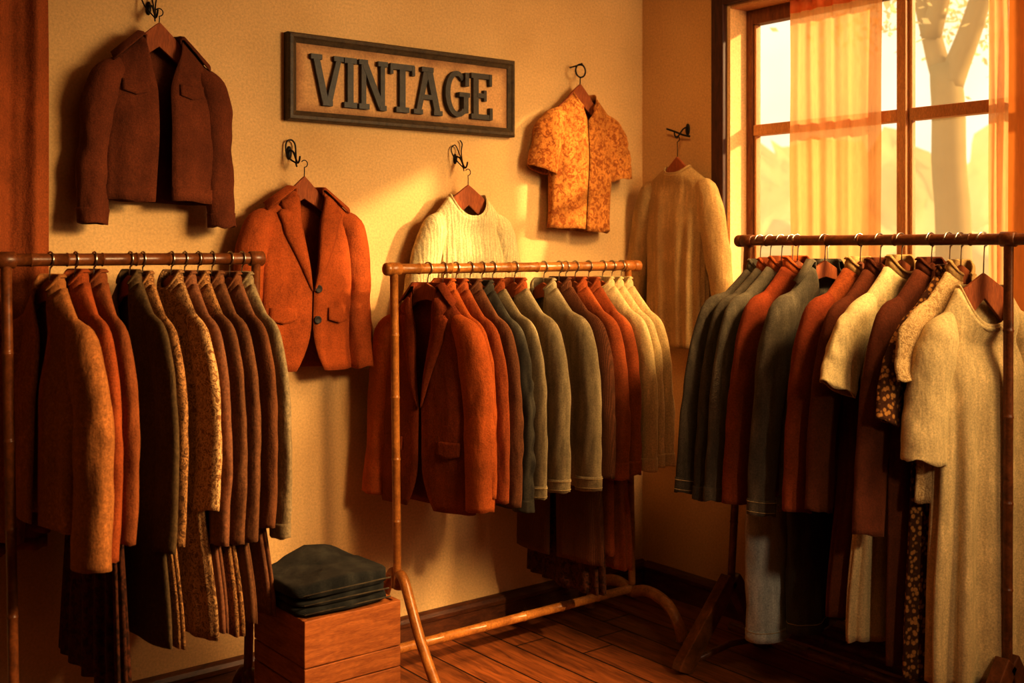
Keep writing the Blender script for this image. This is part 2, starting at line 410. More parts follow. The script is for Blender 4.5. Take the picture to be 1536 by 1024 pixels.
curtain('window_curtain', 'thick orange curtain at the outer edge of the window', (-.05,a), (-.05,a-.38), .3, 2.62, .014, 4, M['curt_o'], 1.7)
xa = on_y(73, 0, -.09).x
curtain('heavy_drape', 'dark rust drape hanging in the corner beside the brown jacket', (xa-.62,-.09), (xa,-.09), .62, 2.75, .026, 5, M['drape'], 5.2)
def rod(name, label, p0, p1, r=.013):
    c = (Vector(p0)+Vector(p1))/2
    o = thing(name, label, 'curtain rod', p0)
    bm = bmesh.new(); d = Vector(p1)-Vector(p0); sweep(bm, [(0,0,0), d*.5, d], r, 14); obj('pole', bm, M['bamboo_dark'], o)
    for e in (Vector((0,0,0)), d):
        bm = bmesh.new(); bmesh.ops.create_uvsphere(bm, u_segments=14, v_segments=8, radius=r*1.8, matrix=Matrix.Translation(e)); obj('finial', bm, M['bamboo_dark'], o)
rod('curtain_rod', 'dark wooden rod carrying the thick orange curtain above the window', (-.05,-2.3,2.64), (-.05,-.35,2.64))
rod('curtain_rod', 'dark wooden rod carrying the dark rust drape', (X0+.7,-.09,2.77), (xa+.08,-.09,2.77))

# ------------------------------------------------------------------ garments
PW_ = .72       # squareness of the body section
class Shape:
    """half width, half depth and front opening of a garment by height"""
    def __init__(s, P):
        s.P = P; L = P['L']; s.L = L; s.H = L+P['nrise']; s.sw = P['sw']; s.nw = P['nw']
        s.wp = [(0, P['hw']), (max(.01, L-.42), P['ww']), (L-.17, P['cw']), (L-.02, P['sw'])]
        s.dp = [(0, P['hd']), (L-.2, P['d']), (L, P['dsh'])]
    def w(s, z):
        if z <= s.L: return interp(s.wp, z)
        f = min(1, (z-s.L)/(s.H-s.L)); return s.sw+(s.nw-s.sw)*f
    def d(s, z):
        if z <= s.L: return interp(s.dp, z)
        f = min(1, (z-s.L)/(s.H-s.L)); return s.P['dsh']+(s.P['dn']-s.P['dsh'])*f
    def g(s, z):
        P = s.P
        if P.get('gap') is None: return 0.0
        return max(.0015, min(interp_lin(P['gap'], z/s.H), s.w(z)*.93))
    def front(s, x, z):
        w = s.w(z); t = min(1, abs(x)/w)**(1/PW_); return -s.d(z)*math.sqrt(max(0, 1-t*t))
    def dip(s, z):
        nd = s.P['dip']; z0 = s.H-max(.14, nd*2.4)
        return nd*max(0, (z-z0)/(s.H-z0))**1.3 if z > z0 else 0
def interp_lin(pts, x):
    if x <= pts[0][0]: return pts[0][1]
    for (a, va), (b, vb) in zip(pts, pts[1:]):
        if x <= b: return va+(vb-va)*(x-a)/max(1e-9, b-a)
    return pts[-1][1]
DEF = dict(L=.62, nrise=.12, sw=.18, nw=.062, hw=.205, ww=.195, cw=.20, hd=.03, d=.035, dsh=.02, dn=.035, dip=.03, gap=None,
           sl=.58, r0=.062, r1=.046, ry0=.030, ry1=.024, splay=.035, bend=.012, yfwd=-.01, fold=.010, pleat=0.0, npleat=14,
           collar='stand', cuff=None, hemband=None, buttons=0, pockets=(), hemwave=.008, cutaway=0.0, hanger=True, sleeves='both',
           flare=0.0, swrinkle=.006, thick=.004, lap=.055)
def body_bm(sh, seed):
    P = sh.P; bm = bmesh.new(); L, H = sh.L, sh.H
    n1 = max(18, int(L/.022)); zs = [L*i/n1 for i in range(n1+1)] + [L+(H-L)*i/9 for i in range(1,10)]
    NT = P.get('nt', 64); rows = []; closed = P['gap'] is None
    for z in zs:
        w, d = sh.w(z), sh.d(z); g = sh.g(z)
        if P['cutaway'] and not closed and z < .16: g += P['cutaway']*(1-z/.16)**2
        g = min(g, w*.95); th0 = math.asin(min(1, (g/w)**(1/PW_))) if not closed else 0
        grow = .15+.85*ss((L-z)/L*1.3) if z <= L else .1*(1-(z-L)/(H-L))
        row = []
        for j in range(NT+(0 if closed else 1)):
            th = th0+(2*PI-2*th0)*j/NT if not closed else 2*PI*j/NT
            s_, c_ = math.sin(th), math.cos(th)
            x = w*math.copysign(abs(s_)**PW_, s_); y = -d*c_
            cx_, sy_ = math.cos(th), math.sin(th)
            f = P['fold']*grow*(nz(cx_*2.2+seed, sy_*2.2, z*1.3)*1.6 + .6*nz(cx_*5+seed, sy_*5, z*2.2))
            if P['pleat']: f += P['pleat']*grow*math.sin(P['npleat']*th+1.8*nz(cx_*1.5, sy_*1.5+seed, z*.8))
            edge = 1.0 if closed else min(1, (j+.3)/5, (NT-j+.3)/5)
            x += s_*f*edge; y += -c_*f*edge*.9
            zz = z - sh.dip(z)*max(0, c_)**1.5
            if z < .12: zz += P['hemwave']*nz(th*1.3, seed, 4)*(1-z/.12)
            row.append((x, y, zz))
        rows.append(row)
    grid(bm, rows, closed); return bm, rows
def sleeve_curve(sh, side=-1):
    if not hasattr(sh, '_sc'): sh._sc = {}
    if side in sh._sc: return sh._sc[side]
    P = sh.P; L, sw, nw, sp = sh.L, sh.sw, sh.nw, (P.get('splay_far', P['splay']) if side > 0 else P['splay']); drop = P['sl']-.05
    x0 = nw+.30*(sw-nw); z0 = L+P['nrise']*(sw-x0)/(sw-nw)-.040
    c = [(x0,0,z0), (x0+.5*(sw-x0),0,(z0+L-.05)/2+.006), (sw,0,L-.05), (sw+.014+.18*sp,0,L-.05-drop*.22), (sw+.016+.58*sp,0,L-.05-drop*.6), (sw+.016+sp,0,L-.05-drop)]
    pts = curve_pts(c, 12); ln = [0]
    for a, b in zip(pts, pts[1:]): ln.append(ln[-1]+(b-a).length)
    sh._sc[side] = (pts, [l/ln[-1] for l in ln], ln[-1], ln[24]/ln[-1]); return sh._sc[side]
def sleeve_frame(sh, side, u):
    pts, us, ln, uk = sleeve_curve(sh, side); P = sh.P
    i = 0
    while i < len(us)-2 and us[i+1] < u: i += 1
    t = (u-us[i])/(us[i+1]-us[i]); c = pts[i].lerp(pts[i+1], t)
    tan = (pts[min(i+2, len(pts)-1)]-pts[max(i-1, 0)]).normalized()
    v = max(0, (u-uk)/(1-uk))
    c = c + Vector((P.get('elbow', 0)*max(0, v-.45), P['bend']*math.sin(PI*v)+P['yfwd']*v, 0))
    nrm = Vector((-tan.z, 0, tan.x))            # outward in the plane of the garment
    if u < uk:
        k = ss(u/uk)**.8; rx = .016+(P['r0']*.86-.016)*k; ry = .010+(P['ry0']*.92-.010)*k
    else:
        k = ss(min(1, v/.18)); e = interp_lin([(0,0),(.75,.8),(1,1)], v); fl = 1+P['flare']*max(0, v-.4)
        rx = (P['r0']*(.86+.14*k)*(1-e)+P['r1']*e)*fl; ry = (P['ry0']*(.92+.08*k)*(1-e)+P['ry1']*e)*fl
    c.x *= side; nrm.x *= side
    return c, nrm, rx, ry, v
def sleeve_ring(sh, side, u, seed, puff=0.0, nv=26, last=False):
    P = sh.P; c, nrm, rx, ry, v = sleeve_frame(sh, side, u); row = []; kk = min(1, ry/.03)
    for j in range(nv):
        th = 2*PI*j/nv; cx_, sy_ = math.cos(th), math.sin(th); wr = 0
        if v > 0:
            wr = P['swrinkle']*min(1, v*6)*(.5+.5*math.sin(PI*v))*(nz(cx_*1.6+seed, sy_*1.6+side*3, v*4)*1.3+.7*nz(cx_*1.2, sy_*1.2+seed+side, v*9+cx_*1.5))
            if P.get('creases') and v > .25: wr += P['creases']*math.sin(v*40+2.2*cx_+seed)*max(0, nz(cx_*1.5, sy_*1.5, v*3+seed)+.35)
        p = c+nrm*(cx_*(rx+wr+puff))+Vector((0, sy_*(ry+wr*.5*kk+puff), 0))
        if last: p.z += P['hemwave']*.9*nz(th*1.2, seed+side, 1)
        row.append(p)
    return row
def sleeve_bm(sh, side, seed, u0=0.0, u1=1.0, puff=0.0, nu=44):
    bm = bmesh.new()
    rows = [sleeve_ring(sh, side, u0+(u1-u0)*i/nu, seed, puff, 26, i == nu) for i in range(nu+1)]
    vs = grid(bm, rows, True)
    if u0 == 0: bm.faces.new(vs[0])
    return bm
def collar_bm(sh, top, kind, closed, seed):
    """top = neck ring of the body"""
    P = sh.P; bm = bmesh.new(); rows = [[], [], [], [], [], []]; n = len(top)
    st, fall = P.get('stand_h', .026), P.get('fall', .045)
    if kind == 'band': st = P.get('stand_h', .016)
    tp = 1.0
    if kind == 'stand': st = P.get('stand_h', .034)
    for j, p in enumerate(top):
        p = Vector(p); r = Vector((p.x, p.y, 0)); o = r.normalized() if r.length > 1e-5 else Vector((0,-1,0))
        fr = max(0, -p.y/ max(.01, P['dn']))            # 1 at the front
        rows[0].append(p - o*.003 - Vector((0,0,.012)))
        rows[1].append(p - o*(.004) + Vector((0,0,st*.6)))
        rows[2].append(p - o*.005 + Vector((0,0,st)))
        if kind == 'stand':
            q = Vector((p.x*.72, p.y*.85, p.z+st-.012*fr)); rows[1][-1] = Vector((p.x*.90, p.y*.95, p.z+st*.5)); rows[2][-1] = q; rows[3].append(q+Vector((p.x*.05, p.y*.12, .003))); rows[4].append(q+Vector((p.x*.16, p.y*.3, -.004)))
        elif kind != 'band':
            def surf(drop, off):
                z = max(sh.L-.05, sh.H-drop); k = sh.w(z)/sh.nw; q = sh.d(z)/sh.d(sh.H)
                return Vector((p.x*k, p.y*q, z+(p.z-sh.H)*.75)) + o*off + Vector((0, 0, off*.7))
            fl = fall*(1+.55*fr**2)
            rows[3].append(p + o*.007 + Vector((0,0,st*1.0)))
            rows[4].append(surf(fl*.5, .013))
            rows[5].append(surf(fl, .014) + Vector((math.copysign(.010*fr, p.x), 0, -.006*fr)))
    rows = [r for r in rows if r]; grid(bm, rows, closed); return bm
def conform(sh, x0, x1, z0, z1, off, nx=8, nzv=6, shape=None):
    bm = bmesh.new(); rows = []
    for i in range(nzv+1):
        v = i/nzv; row = []
        for j in range(nx+1):
            u = j/nx; x = x0+(x1-x0)*u; z = z0+(z1-z0)*v
            if shape == 'flap': z -= .012*(1-v)*(1-abs(2*u-1))
            row.append((x, sh.front(x, z)-off-.003*(1-v), z))
        rows.append(row)
    grid(bm, rows); return bm
def lapel_bm(sh, side, zb, zt, lw):
    bm = bmesh.new(); rows = []; n = 26
    for i in range(n+1):
        f = i/n; z = zb+(zt-zb)*f
        if f < .74: wd = lw*(f/.74)**.85
        elif f < .80: wd = lw*(1-.45*(f-.74)/.06)
        else: wd = lw*(.55+.30*math.sin((f-.8)/.2*PI*.75))
        g = sh.g(z); row = []
        for k in range(7):
            t = k/6; x = min(g+wd*t, sh.w(z)-.006)
            zz = z - sh.dip(z)*.6 + (.020*t if .6 < f < .78 else 0)
            y = sh.front(x, z)-.004-.010*math.sin(PI*min(1, t*.9+.08))*min(1, f*4+.2)
            row.append((side*x, y, zz))
        rows.append(row)
    grid(bm, rows); return bm
def button(sh, x, z, r, parent, mat=None):
    bm = bmesh.new(); y = sh.front(x, z)
    prof = [(0,0),(r*.6,0),(r*.72,-.0012),(r*.95,-.0014),(r,.0006),(r,.003)]
    rows = [[(x+a*math.cos(t), y-.0075+b, z+a*math.sin(t)) for t in [2*PI*k/14 for k in range(14)]] for a, b in prof]
    grid(bm, rows, True); obj('button', bm, mat or M['button'], parent)

def hanger(sh, loc, rot, label, hb=None, style='wood', group=None, peak=.022, mat=None):
    """wooden hanger inside the garment; hb = height above the garment hem of the thing its hook loops over"""
    L, H, sw, nw = sh.L, sh.H, sh.sw, sh.nw
    base = L-.02
    o = thing('clothes_hanger', label, 'hanger', (loc[0], loc[1], loc[2]+base), 0, group, rot=rot)
    ap = H+peak-base
    bm = bmesh.new(); pts = []
    slope = (H-L)/(sw-nw); xe = sw-.035
    xs = [xe*i/12 for i in range(13)]
    def zt(x): 
        if x < nw*.9: return ap-(ap-(H-.006-base))*(x/(nw*.9))**1.05
        return H-.006-base-slope*(x-nw*.9)*1.0-.004
    def zb(x): return min(zt(x)-.024, H-.030-base-slope*.75*x) if peak > .03 else zt(x)-(.026+.030*max(0,1-x/xe)**1.5)
    up = [(x, zt(x)) for x in xs]; lo = [(x, zb(x)) for x in xs]
    for sgn in (1,-1):
        n = len(xs)
        for y in (-.006, .006):
            pass
        a = [bm.verts.new((sgn*x, -.006, z)) for x, z in up]; b = [bm.verts.new((sgn*x, -.006, z)) for x, z in lo]
        c = [bm.verts.new((sgn*x, .006, z)) for x, z in up]; d = [bm.verts.new((sgn*x, .006, z)) for x, z in lo]
        for i in range(n-1):
            bm.faces.new((a[i],a[i+1],b[i+1],b[i])); bm.faces.new((c[i],d[i],d[i+1],c[i+1]))
            bm.faces.new((a[i],c[i],c[i+1],a[i+1])); bm.faces.new((b[i],b[i+1],d[i+1],d[i]))
        bm.faces.new((a[-1],c[-1],d[-1],b[-1]))
    obj('wooden_arms', bm, mat or M['hanger'], o, smooth=False, bevel=.002)
    bm = bmesh.new(); R = .0215
    if style == 'ring':
        zc = ap+.055
        sweep(bm, [(0,0,ap-.01),(0,0,ap+.02),(0,0,zc-.027)], .0022, 8)
        sweep(bm, [(.027*math.sin(t), 0, zc-.027*math.cos(t)) for t in [2*PI*k/28 for k in range(28)]], .0032, 8, closed=True)
        obj('ring', bm, M['iron'], o)
    else:
        zc = hb-base
        pts = [(0,0,ap-.012), (.002,0,(ap+zc-R)/2), (0.004,0,zc-R-.006)]
        pts += [(R*math.sin(t), .0008*t, zc-R*math.cos(t)) for t in [.25+i*.28 for i in range(17)]]
        if style == 'rack': sweep(bm, pts, [.0019]*3+[.0026]*17, 7)
        else:
            pts = [(0,0,ap-.012), (.001,0,ap+.4*(zc-ap)), (0,0,zc-.012)] + [(.012*math.sin(t), 0, zc-.012*math.cos(t)) for t in [.3+i*.3 for i in range(14)]]
            sweep(bm, pts, .0017, 7)
        obj('hook', bm, M['wire'] if style == 'rack' else M['iron'], o)
    return o

GCOUNT = [0]
def garment(name, label, cat, P, mat, loc, rz, group=None, smat=None, cmat=None, hang=None, tilt=0.0, yaw=0.0):
    """loc = point on the floor plan plus hem height; builds the thing with its parts and returns (empty, Shape)"""
    P = {**DEF, **P}; GCOUNT[0] += 1; seed = GCOUNT[0]*3.71
    sh = Shape(P); mat = M[mat]; smat = M[smat] if smat else mat; cmat = M[cmat] if cmat else mat
    rot = (0, tilt, rz+yaw)
    o = thing(name, label, cat, loc, 0, group, rot=rot)
    bm, rows = body_bm(sh, seed); closed = P['gap'] is None
    obj('body', bm, mat, o, solid=P['thick'])
    top = rows[-1]
    if P['collar']:
        obj('collar' if P['collar'] != 'band' else 'neckband', collar_bm(sh, top, P['collar'], closed, seed), cmat, o, solid=.004)
    if P['collar'] == 'lapel' :
        zb = P['break']*sh.H
        for s_ in (1,-1): obj('lapel', lapel_bm(sh, s_, zb, sh.H*.985, P['lap']), cmat, o, solid=.004)
    if P['sleeves']:
        for s_ in (1,-1):
            sl = obj('sleeve', sleeve_bm(sh, s_, seed), smat, o, solid=P['thick'])
            if P['cuff']:
                h = P['cuff']/sleeve_curve(sh, s_)[2]; cu = obj('cuff', sleeve_bm(sh, s_, seed, 1-h, 1.0, .003, 6), smat, sl, solid=.004)
                if P.get('stitch'):
                    for q in (.22, .85):
                        u = 1-h*q
                        bm = bmesh.new()
                        sweep(bm, sleeve_ring(sh, s_, u, seed, .006), .0012, 5, closed=True)
                        obj('stitching', bm, M['stitch'], cu)
    if P['hemband']:
        h = P['hemband']; nr = max(2, sum(1 for z in [sh.L*i/max(18, int(sh.L/.022)) for i in range(60)] if z < h))
        bm = bmesh.new(); grid(bm, [[(x*1.012+math.copysign(.002, x), y*1.03+math.copysign(.0025, y), z-.002) for x, y, z in r] for r in rows[:nr+1]], closed)
        obj('hem_band', bm, mat, o, solid=.004)
    for i in range(P['buttons']):
        zb = P['btn'][0]+(P['btn'][1]-P['btn'][0])*i/max(1, P['buttons']-1)
        button(sh, P.get('btnx', .016), zb, P.get('btnr', .0075), o)
    for (x0, x1, z0, z1) in P['pockets']:
        obj('pocket_flap', conform(sh, x0, x1, z0, z1, .005, shape='flap'), cmat, o, solid=.004)
    if P.get('placket'):
        obj('placket', conform(sh, -.014, .014, .02, sh.H-P['dip']*1.6-.02, .003, 4, 30), cmat, o, solid=.003)
    return o, sh

# ------------------------------------------------------------------ clothes on the walls
def wall_hook(label, p, n, kind):
    """p = point on the wall, n = inward normal; local X runs along the wall, local -Y into the room"""
    rz = 0 if abs(n[1]) > .5 else -PI/2
    o = thing('wall_hook', label, 'hook', p, rz)
    bm = bmesh.new(); r = [(math.cos(t), math.sin(t)) for t in [2*PI*k/18 for k in range(18)]]
    e = {'loop': (.010,.024), 'wire': (.008,.020), 'branch': (.011,.026), 'top': (.009,.022)}[kind]
    rows = [[(a*e[0]*k, -y, b*e[1]*k+.02) for a, b in r] for k, y in ((1,0),(1,.004),(.8,.007),(.02,.008))]
    vs = grid(bm, rows, True); bm.faces.new(vs[0]); obj('back_plate', bm, M['iron'], o)
    bm = bmesh.new()
    sweep(bm, curve_pts([(0,-.004,.03),(.002,-.03,.022),(0,-.052,-.002),(0,-.066,-.018),(0,-.078,-.012),(0,-.084,.004)], 6), [.0032]*30+[.0024], 8); obj('prong', bm, M['iron'], o)
    def wire(ctrl, r=.0022):
        bm = bmesh.new(); sweep(bm, curve_pts(ctrl, 7), r, 6); obj('wire_loop', bm, M['iron'], o)
    if kind in ('wire', 'top'):
        wire([(0,-.06,-.02),(-.022,-.03,.02),(-.026,-.012,.055),(-.008,-.012,.072),(.006,-.014,.05),(.004,-.04,.01),(0,-.06,-.03)])
        wire([(.002,-.06,-.02),(.012,-.03,.02),(.022,-.012,.05),(.026,-.012,.078),(.016,-.012,.092)])
    if kind == 'loop':
        wire([(0,-.06,-.02),(-.014,-.03,.0),(-.018,-.014,.03),(-.014,-.014,.058),(.004,-.014,.064),(.017,-.014,.05),(.017,-.02,.02),(.008,-.04,-.02),(0,-.06,-.03)], .003)
    if kind == 'branch':
        bm = bmesh.new(); sweep(bm, curve_pts([(.03,-.02,-.012),(0,-.03,-.004),(-.04,-.035,.012),(-.085,-.04,.028)], 6), .0042, 8); obj('peg', bm, M['iron'], o)
    return o

def wall_garment(hook_px, apex_py, neckpx, plane, off, **k): pass

# brown jacket high beside the drape
def place_wall(axis, px_neck, py_neck, off):
    if axis == 'y': p = on_y(px_neck, py_neck, -off)
    else: p = on_x(px_neck, py_neck, -off)
    return p
def zlen(px, py0, py1, axis, off):
    f = on_y if axis == 'y' else on_x
    return f(px, py0, -off).z - f(px, py1, -off).z

# 1 brown open jacket: neck at (236,52), hem y=300, cuffs y=333
OFF = .085
pn = on_y(237, 56, -OFF); zh = on_y(237, 302, -OFF).z
Hh = pn.z-zh
P = dict(L=Hh-.105, nrise=.105, sw=.172, nw=.066, hw=.168, ww=.172, cw=.175, hd=.05, d=.055, dsh=.03, dn=.045, dip=.035,
         gap=[(0,.026),(.35,.020),(.68,.020),(1,.058)], sl=.485, r0=.055, r1=.041, ry0=.048, ry1=.040, splay=.018, bend=.016, yfwd=-.015,
         collar='shirt', fall=.075, stand_h=.012, cspread=1.35, cuff=.045, hemband=.042, pockets=((.05,.13,.335,.37),(-.13,-.05,.335,.37)), fold=.010, swrinkle=.009)
o, sh = garment('jacket', 'dark rust-brown open jacket hanging high on the wall beside the drape', 'jacket', P, 'jacket', (pn.x, -OFF, zh), 0, tilt=.02)
hanger(sh, (pn.x, -OFF, zh), (0,.02,0), 'wooden hanger inside the dark rust-brown wall jacket', hb=on_y(236,18,-OFF).z-zh, style='wall', peak=.048)
wall_hook('bent wire hook above the dark rust-brown jacket', (pn.x, 0, on_y(236,22,-.02).z), (0,-1,0), 'top')

# 2 rust blazer below the sign
OFF = .085
pn = on_y(455, 285, -OFF); zh = on_y(455, 553, -OFF).z; Hh = pn.z-zh
P = dict(L=Hh-.085, nrise=.085, sw=.178, nw=.062, hw=.185, ww=.168, cw=.178, hd=.055, d=.06, dsh=.032, dn=.045, dip=.02,
         gap=[(0,.004),(.42,.003),(.44,.004),(1,.052)], sl=.525, r0=.056, r1=.044, ry0=.050, ry1=.044, splay=.028, bend=.014, yfwd=-.015,
         collar='lapel', fall=.06, stand_h=.012, cspread=1.2, lap=.085, cutaway=.05, buttons=2, btn=(.17,.275), btnr=.014, btnx=.018,
         pockets=((.06,.15,.17,.212),(-.15,-.06,.17,.212)), fold=.010, swrinkle=.008); P['break'] = .44
o, sh = garment('blazer', 'rust-orange two-button blazer hanging on the wall between the racks', 'blazer', P, 'blazer', (pn.x, -OFF, zh), 0, tilt=.02)
hanger(sh, (pn.x, -OFF, zh), (0,.02,0), 'wooden hanger inside the rust-orange wall blazer', hb=on_y(449,245,-OFF).z-zh, style='wall', peak=.048)
wall_hook('dark oval loop hook above the rust-orange blazer', (pn.x-.012, 0, on_y(447,238,-.02).z), (0,-1,0), 'loop')

# 3 cream knit blouse
OFF = .07
pn = on_y(702, 296, -OFF); zh = on_y(702, 530, -OFF).z; Hh = pn.z-zh
P = dict(L=Hh-.075, nrise=.075, sw=.155, nw=.086, hw=.19, ww=.18, cw=.165, hd=.05, d=.055, dsh=.035, dn=.045, dip=.082,
         sl=.46, r0=.060, r1=.064, ry0=.046, ry1=.045, splay=.085, bend=.012, yfwd=-.01, collar='band', stand_h=.012, fold=.006, pleat=.006, npleat=34, nt=160, swrinkle=.008)
o, sh = garment('blouse', 'cream textured blouse on the wall behind the middle rack', 'blouse', P, 'creamknit', (pn.x, -OFF, zh), 0)
hanger(sh, (pn.x, -OFF, zh), (0,0,0), 'wooden hanger inside the cream textured blouse', hb=on_y(697,258,-OFF).z-zh, style='wall', peak=.048)
wall_hook('twisted wire hook above the cream textured blouse', (pn.x-.012, 0, on_y(694,246,-.02).z), (0,-1,0), 'wire')

# 4 patterned short-sleeved shirt
OFF = .06
pn = on_y(868, 143, -OFF); zh = on_y(868, 345, -OFF).z; Hh = pn.z-zh
P = dict(L=Hh-.085, nrise=.085, sw=.160, nw=.066, hw=.168, ww=.162, cw=.165, hd=.045, d=.05, dsh=.032, dn=.04, dip=.065,
         gap=[(0,.003),(.82,.003),(.86,.004),(1,.03)], sl=.245, r0=.066, r1=.070, ry0=.046, ry1=.044, splay=.035, bend=.0, yfwd=-.005, collar='band', stand_h=.014, fold=.008, swrinkle=.012, hemwave=.014)
o, sh = garment('shirt', 'golden-brown patterned short-sleeved shirt on the wall beside the sign', 'shirt', P, 'print', (pn.x, -OFF, zh), 0, tilt=.05)
hanger(sh, (pn.x, -OFF, zh), (0,.05,0), 'wooden ring-topped hanger inside the patterned short-sleeved shirt', style='ring', peak=.048)

zn_ = on_y(868,143,-OFF).z+.048+.055+.024
nail = thing('wall_nail', 'dark nail holding the ring of the patterned shirt hanger', 'nail', (pn.x+.004, 0, zn_-.004))
bm = bmesh.new(); sweep(bm, [(0,-.0005,0),(0,-OFF-.012,.004)], .003, 8); obj('shank', bm, M['iron'], nail)
bm = bmesh.new(); sweep(bm, [(0,-OFF-.012,.004),(0,-OFF-.015,.004)], .006, 10); obj('nail_head', bm, M['iron'], nail)

# 5 pleated cream blouse on the window wall
OFF = .065
pn = on_x(1016, 252, -OFF); zh = on_x(1016, 519, -OFF).z; Hh = pn.z-zh
P = dict(L=Hh-.06, nrise=.06, sw=.165, nw=.068, hw=.155, ww=.155, cw=.165, hd=.045, d=.05, dsh=.03, dn=.04, dip=.03,
         sl=.60, r0=.056, r1=.05, ry0=.045, ry1=.04, splay=.10, bend=.0, yfwd=-.005, collar='band', stand_h=.010, fold=.006, pleat=.008, npleat=14, nt=120, swrinkle=.006)
o, sh = garment('blouse', 'pale pleated long-sleeved blouse hanging beside the window frame', 'blouse', P, 'pleat', (-OFF, pn.y, zh), -PI/2)
hanger(sh, (-OFF, pn.y, zh), (0,0,-PI/2), 'wooden hanger inside the pale pleated blouse', hb=on_x(1019,208,-OFF).z-zh, style='wall', peak=.048)
wall_hook('dark peg hook beside the window above the pale pleated blouse', (0, pn.y, on_x(1019,202,-.02).z), (-1,0,0), 'branch')

# ------------------------------------------------------------------ the sign
sx0, sx1 = -1.742, -.746; sz0, sz1 = 1.943, 2.247
sign = thing('wall_sign', 'framed wooden sign with raised dark capitals reading VINTAGE', 'sign', (sx0, 0, sz0))
sw_, sh_ = sx1-sx0, sz1-sz0
bm = bmesh.new(); box(bm, (.01,-.022,.01), (sw_-.01,-.001,sh_-.01))
def board_mat():
    m, nt, out = newmat('sign_board'); L = nt.links.new
    tc = N(nt, 'TexCoord'); co = tc.outputs['Object']; g = tc.outputs['Generated']
    n1 = N(nt, 'TexNoise', Scale=9.0, Detail=6.0, Roughness=.65); L(co, n1.inputs['Vector'])
    sp = N(nt, 'SeparateXYZ'); L(g, sp.inputs[0])
    px = N(nt, 'Math', operation='PINGPONG'); L(sp.outputs[0], px.inputs[0]); px.inputs[1].default_value = .5
    pz = N(nt, 'Math', operation='PINGPONG'); L(sp.outputs[2], pz.inputs[0]); pz.inputs[1].default_value = .5
    ax = N(nt, 'Math', operation='MULTIPLY'); L(px.outputs[0], ax.inputs[0]); ax.inputs[1].default_value = 3.2
    mn = N(nt, 'Math', operation='MINIMUM'); L(ax.outputs[0], mn.inputs[0]); L(pz.outputs[0], mn.inputs[1])
    ad = N(nt, 'Math', operation='ADD'); L(mn.outputs[0], ad.inputs[0])
    ns = N(nt, 'Math', operation='MULTIPLY'); L(n1.outputs[0], ns.inputs[0]); ns.inputs[1].default_value = .25; L(ns.outputs[0], ad.inputs[1])
    base = mixc(nt, ramp(nt, ad.outputs[0], .17, .34), srgb(140,92,52), srgb(206,158,104))
    n2 = N(nt, 'TexNoise', Scale=130.0, Detail=3.0); L(co, n2.inputs['Vector'])
    base = mixc(nt, 1.0, base, ramp(nt, n2.outputs[0], .3, .7, (.8,.8,.8,1), (1.1,1.1,1.1,1)), 'MULTIPLY')
    b = N(nt, 'BsdfPrincipled', Roughness=.8); L(base, b.inputs['Base Color']); L(b.outputs[0], out.inputs[0]); return m
obj('board', bm, board_mat(), sign, smooth=False, bevel=.002)
bm = bmesh.new()
prof = [(0,0),(0,.030),(.006,.038),(.016,.040),(.022,.034),(.028,.030),(.034,.026),(.034,.006)]
cs = [((0,0),(1,1)),((sw_,0),(-1,1)),((sw_,sh_),(-1,-1)),((0,sh_),(1,-1))]
rows = [[(c[0]+d[0]*a, -b-.0005, c[1]+d[1]*a) for a, b in prof] for c, d in cs]; rows.append(rows[0])
grid(bm, rows); obj('frame', bm, M['signframe'], sign, smooth=False)
def bar(x0, z0, x1, z1, w0, w1=None):      # upright-ish bar between two centre points with horizontal ends
    w1 = w1 or w0
    return [(x0-w0/2,z0),(x0+w0/2,z0),(x1+w1/2,z1),(x1-w1/2,z1)]
def rect(x0, z0, x1, z1): return [(x0,z0),(x1,z0),(x1,z1),(x0,z1)]
LET = {
 'V': [bar(.47,0,.16,.95,.20,.19), bar(.53,0,.86,.95,.18,.15), rect(0,.90,.34,1), rect(.70,.90,1,1), rect(.36,0,.66,.10)],
 'I': [bar(.5,0,.5,1,.46), rect(0,0,1,.11), rect(.02,.89,.98,1)],
 'N': [bar(.17,.0,.17,.98,.16), bar(.83,0,.83,.98,.15), bar(.83,0,.17,.98,.22,.22), rect(0,0,.36,.11), rect(0,.9,.30,1), rect(.66,.9,1,1), rect(.72,0,.95,.10)],
 'T': [bar(.5,0,.5,1,.23), rect(.02,.88,.98,1), rect(0,.78,.12,.98), rect(.88,.78,1,.98), rect(.24,0,.76,.11)],
 'A': [bar(.16,0,.47,.97,.17,.20), bar(.86,0,.53,.97,.20,.22), rect(.28,.32,.72,.42), rect(0,0,.32,.10), rect(.70,0,1,.10), rect(.28,.90,.68,1)],
 'E': [bar(.24,0,.24,1,.24), rect(.02,.89,.95,1), rect(.02,0,1,.11), rect(.3,.47,.68,.57), rect(.60,.40,.72,.64), rect(.85,.74,.97,1), rect(.87,0,1,.26)],
}
def g_polys():
    out = []; n = 22; rx, rz = .5, .5
    for i in range(n):
        a0 = math.radians(48+(308-48)*i/n); a1 = math.radians(48+(308-48)*(i+1)/n)
        f = lambda a, k, kz: (.52+(rx*k)*math.cos(a), .5+(rz*kz)*math.sin(a))
        out.append([f(a0,1,1), f(a1,1,1), f(a1,.60,.78), f(a0,.60,.78)])
    out += [rect(.74,.10,.94,.52), rect(.56,.44,1,.54), rect(.80,.68,.96,.97)]
    return out
LET['G'] = g_polys()
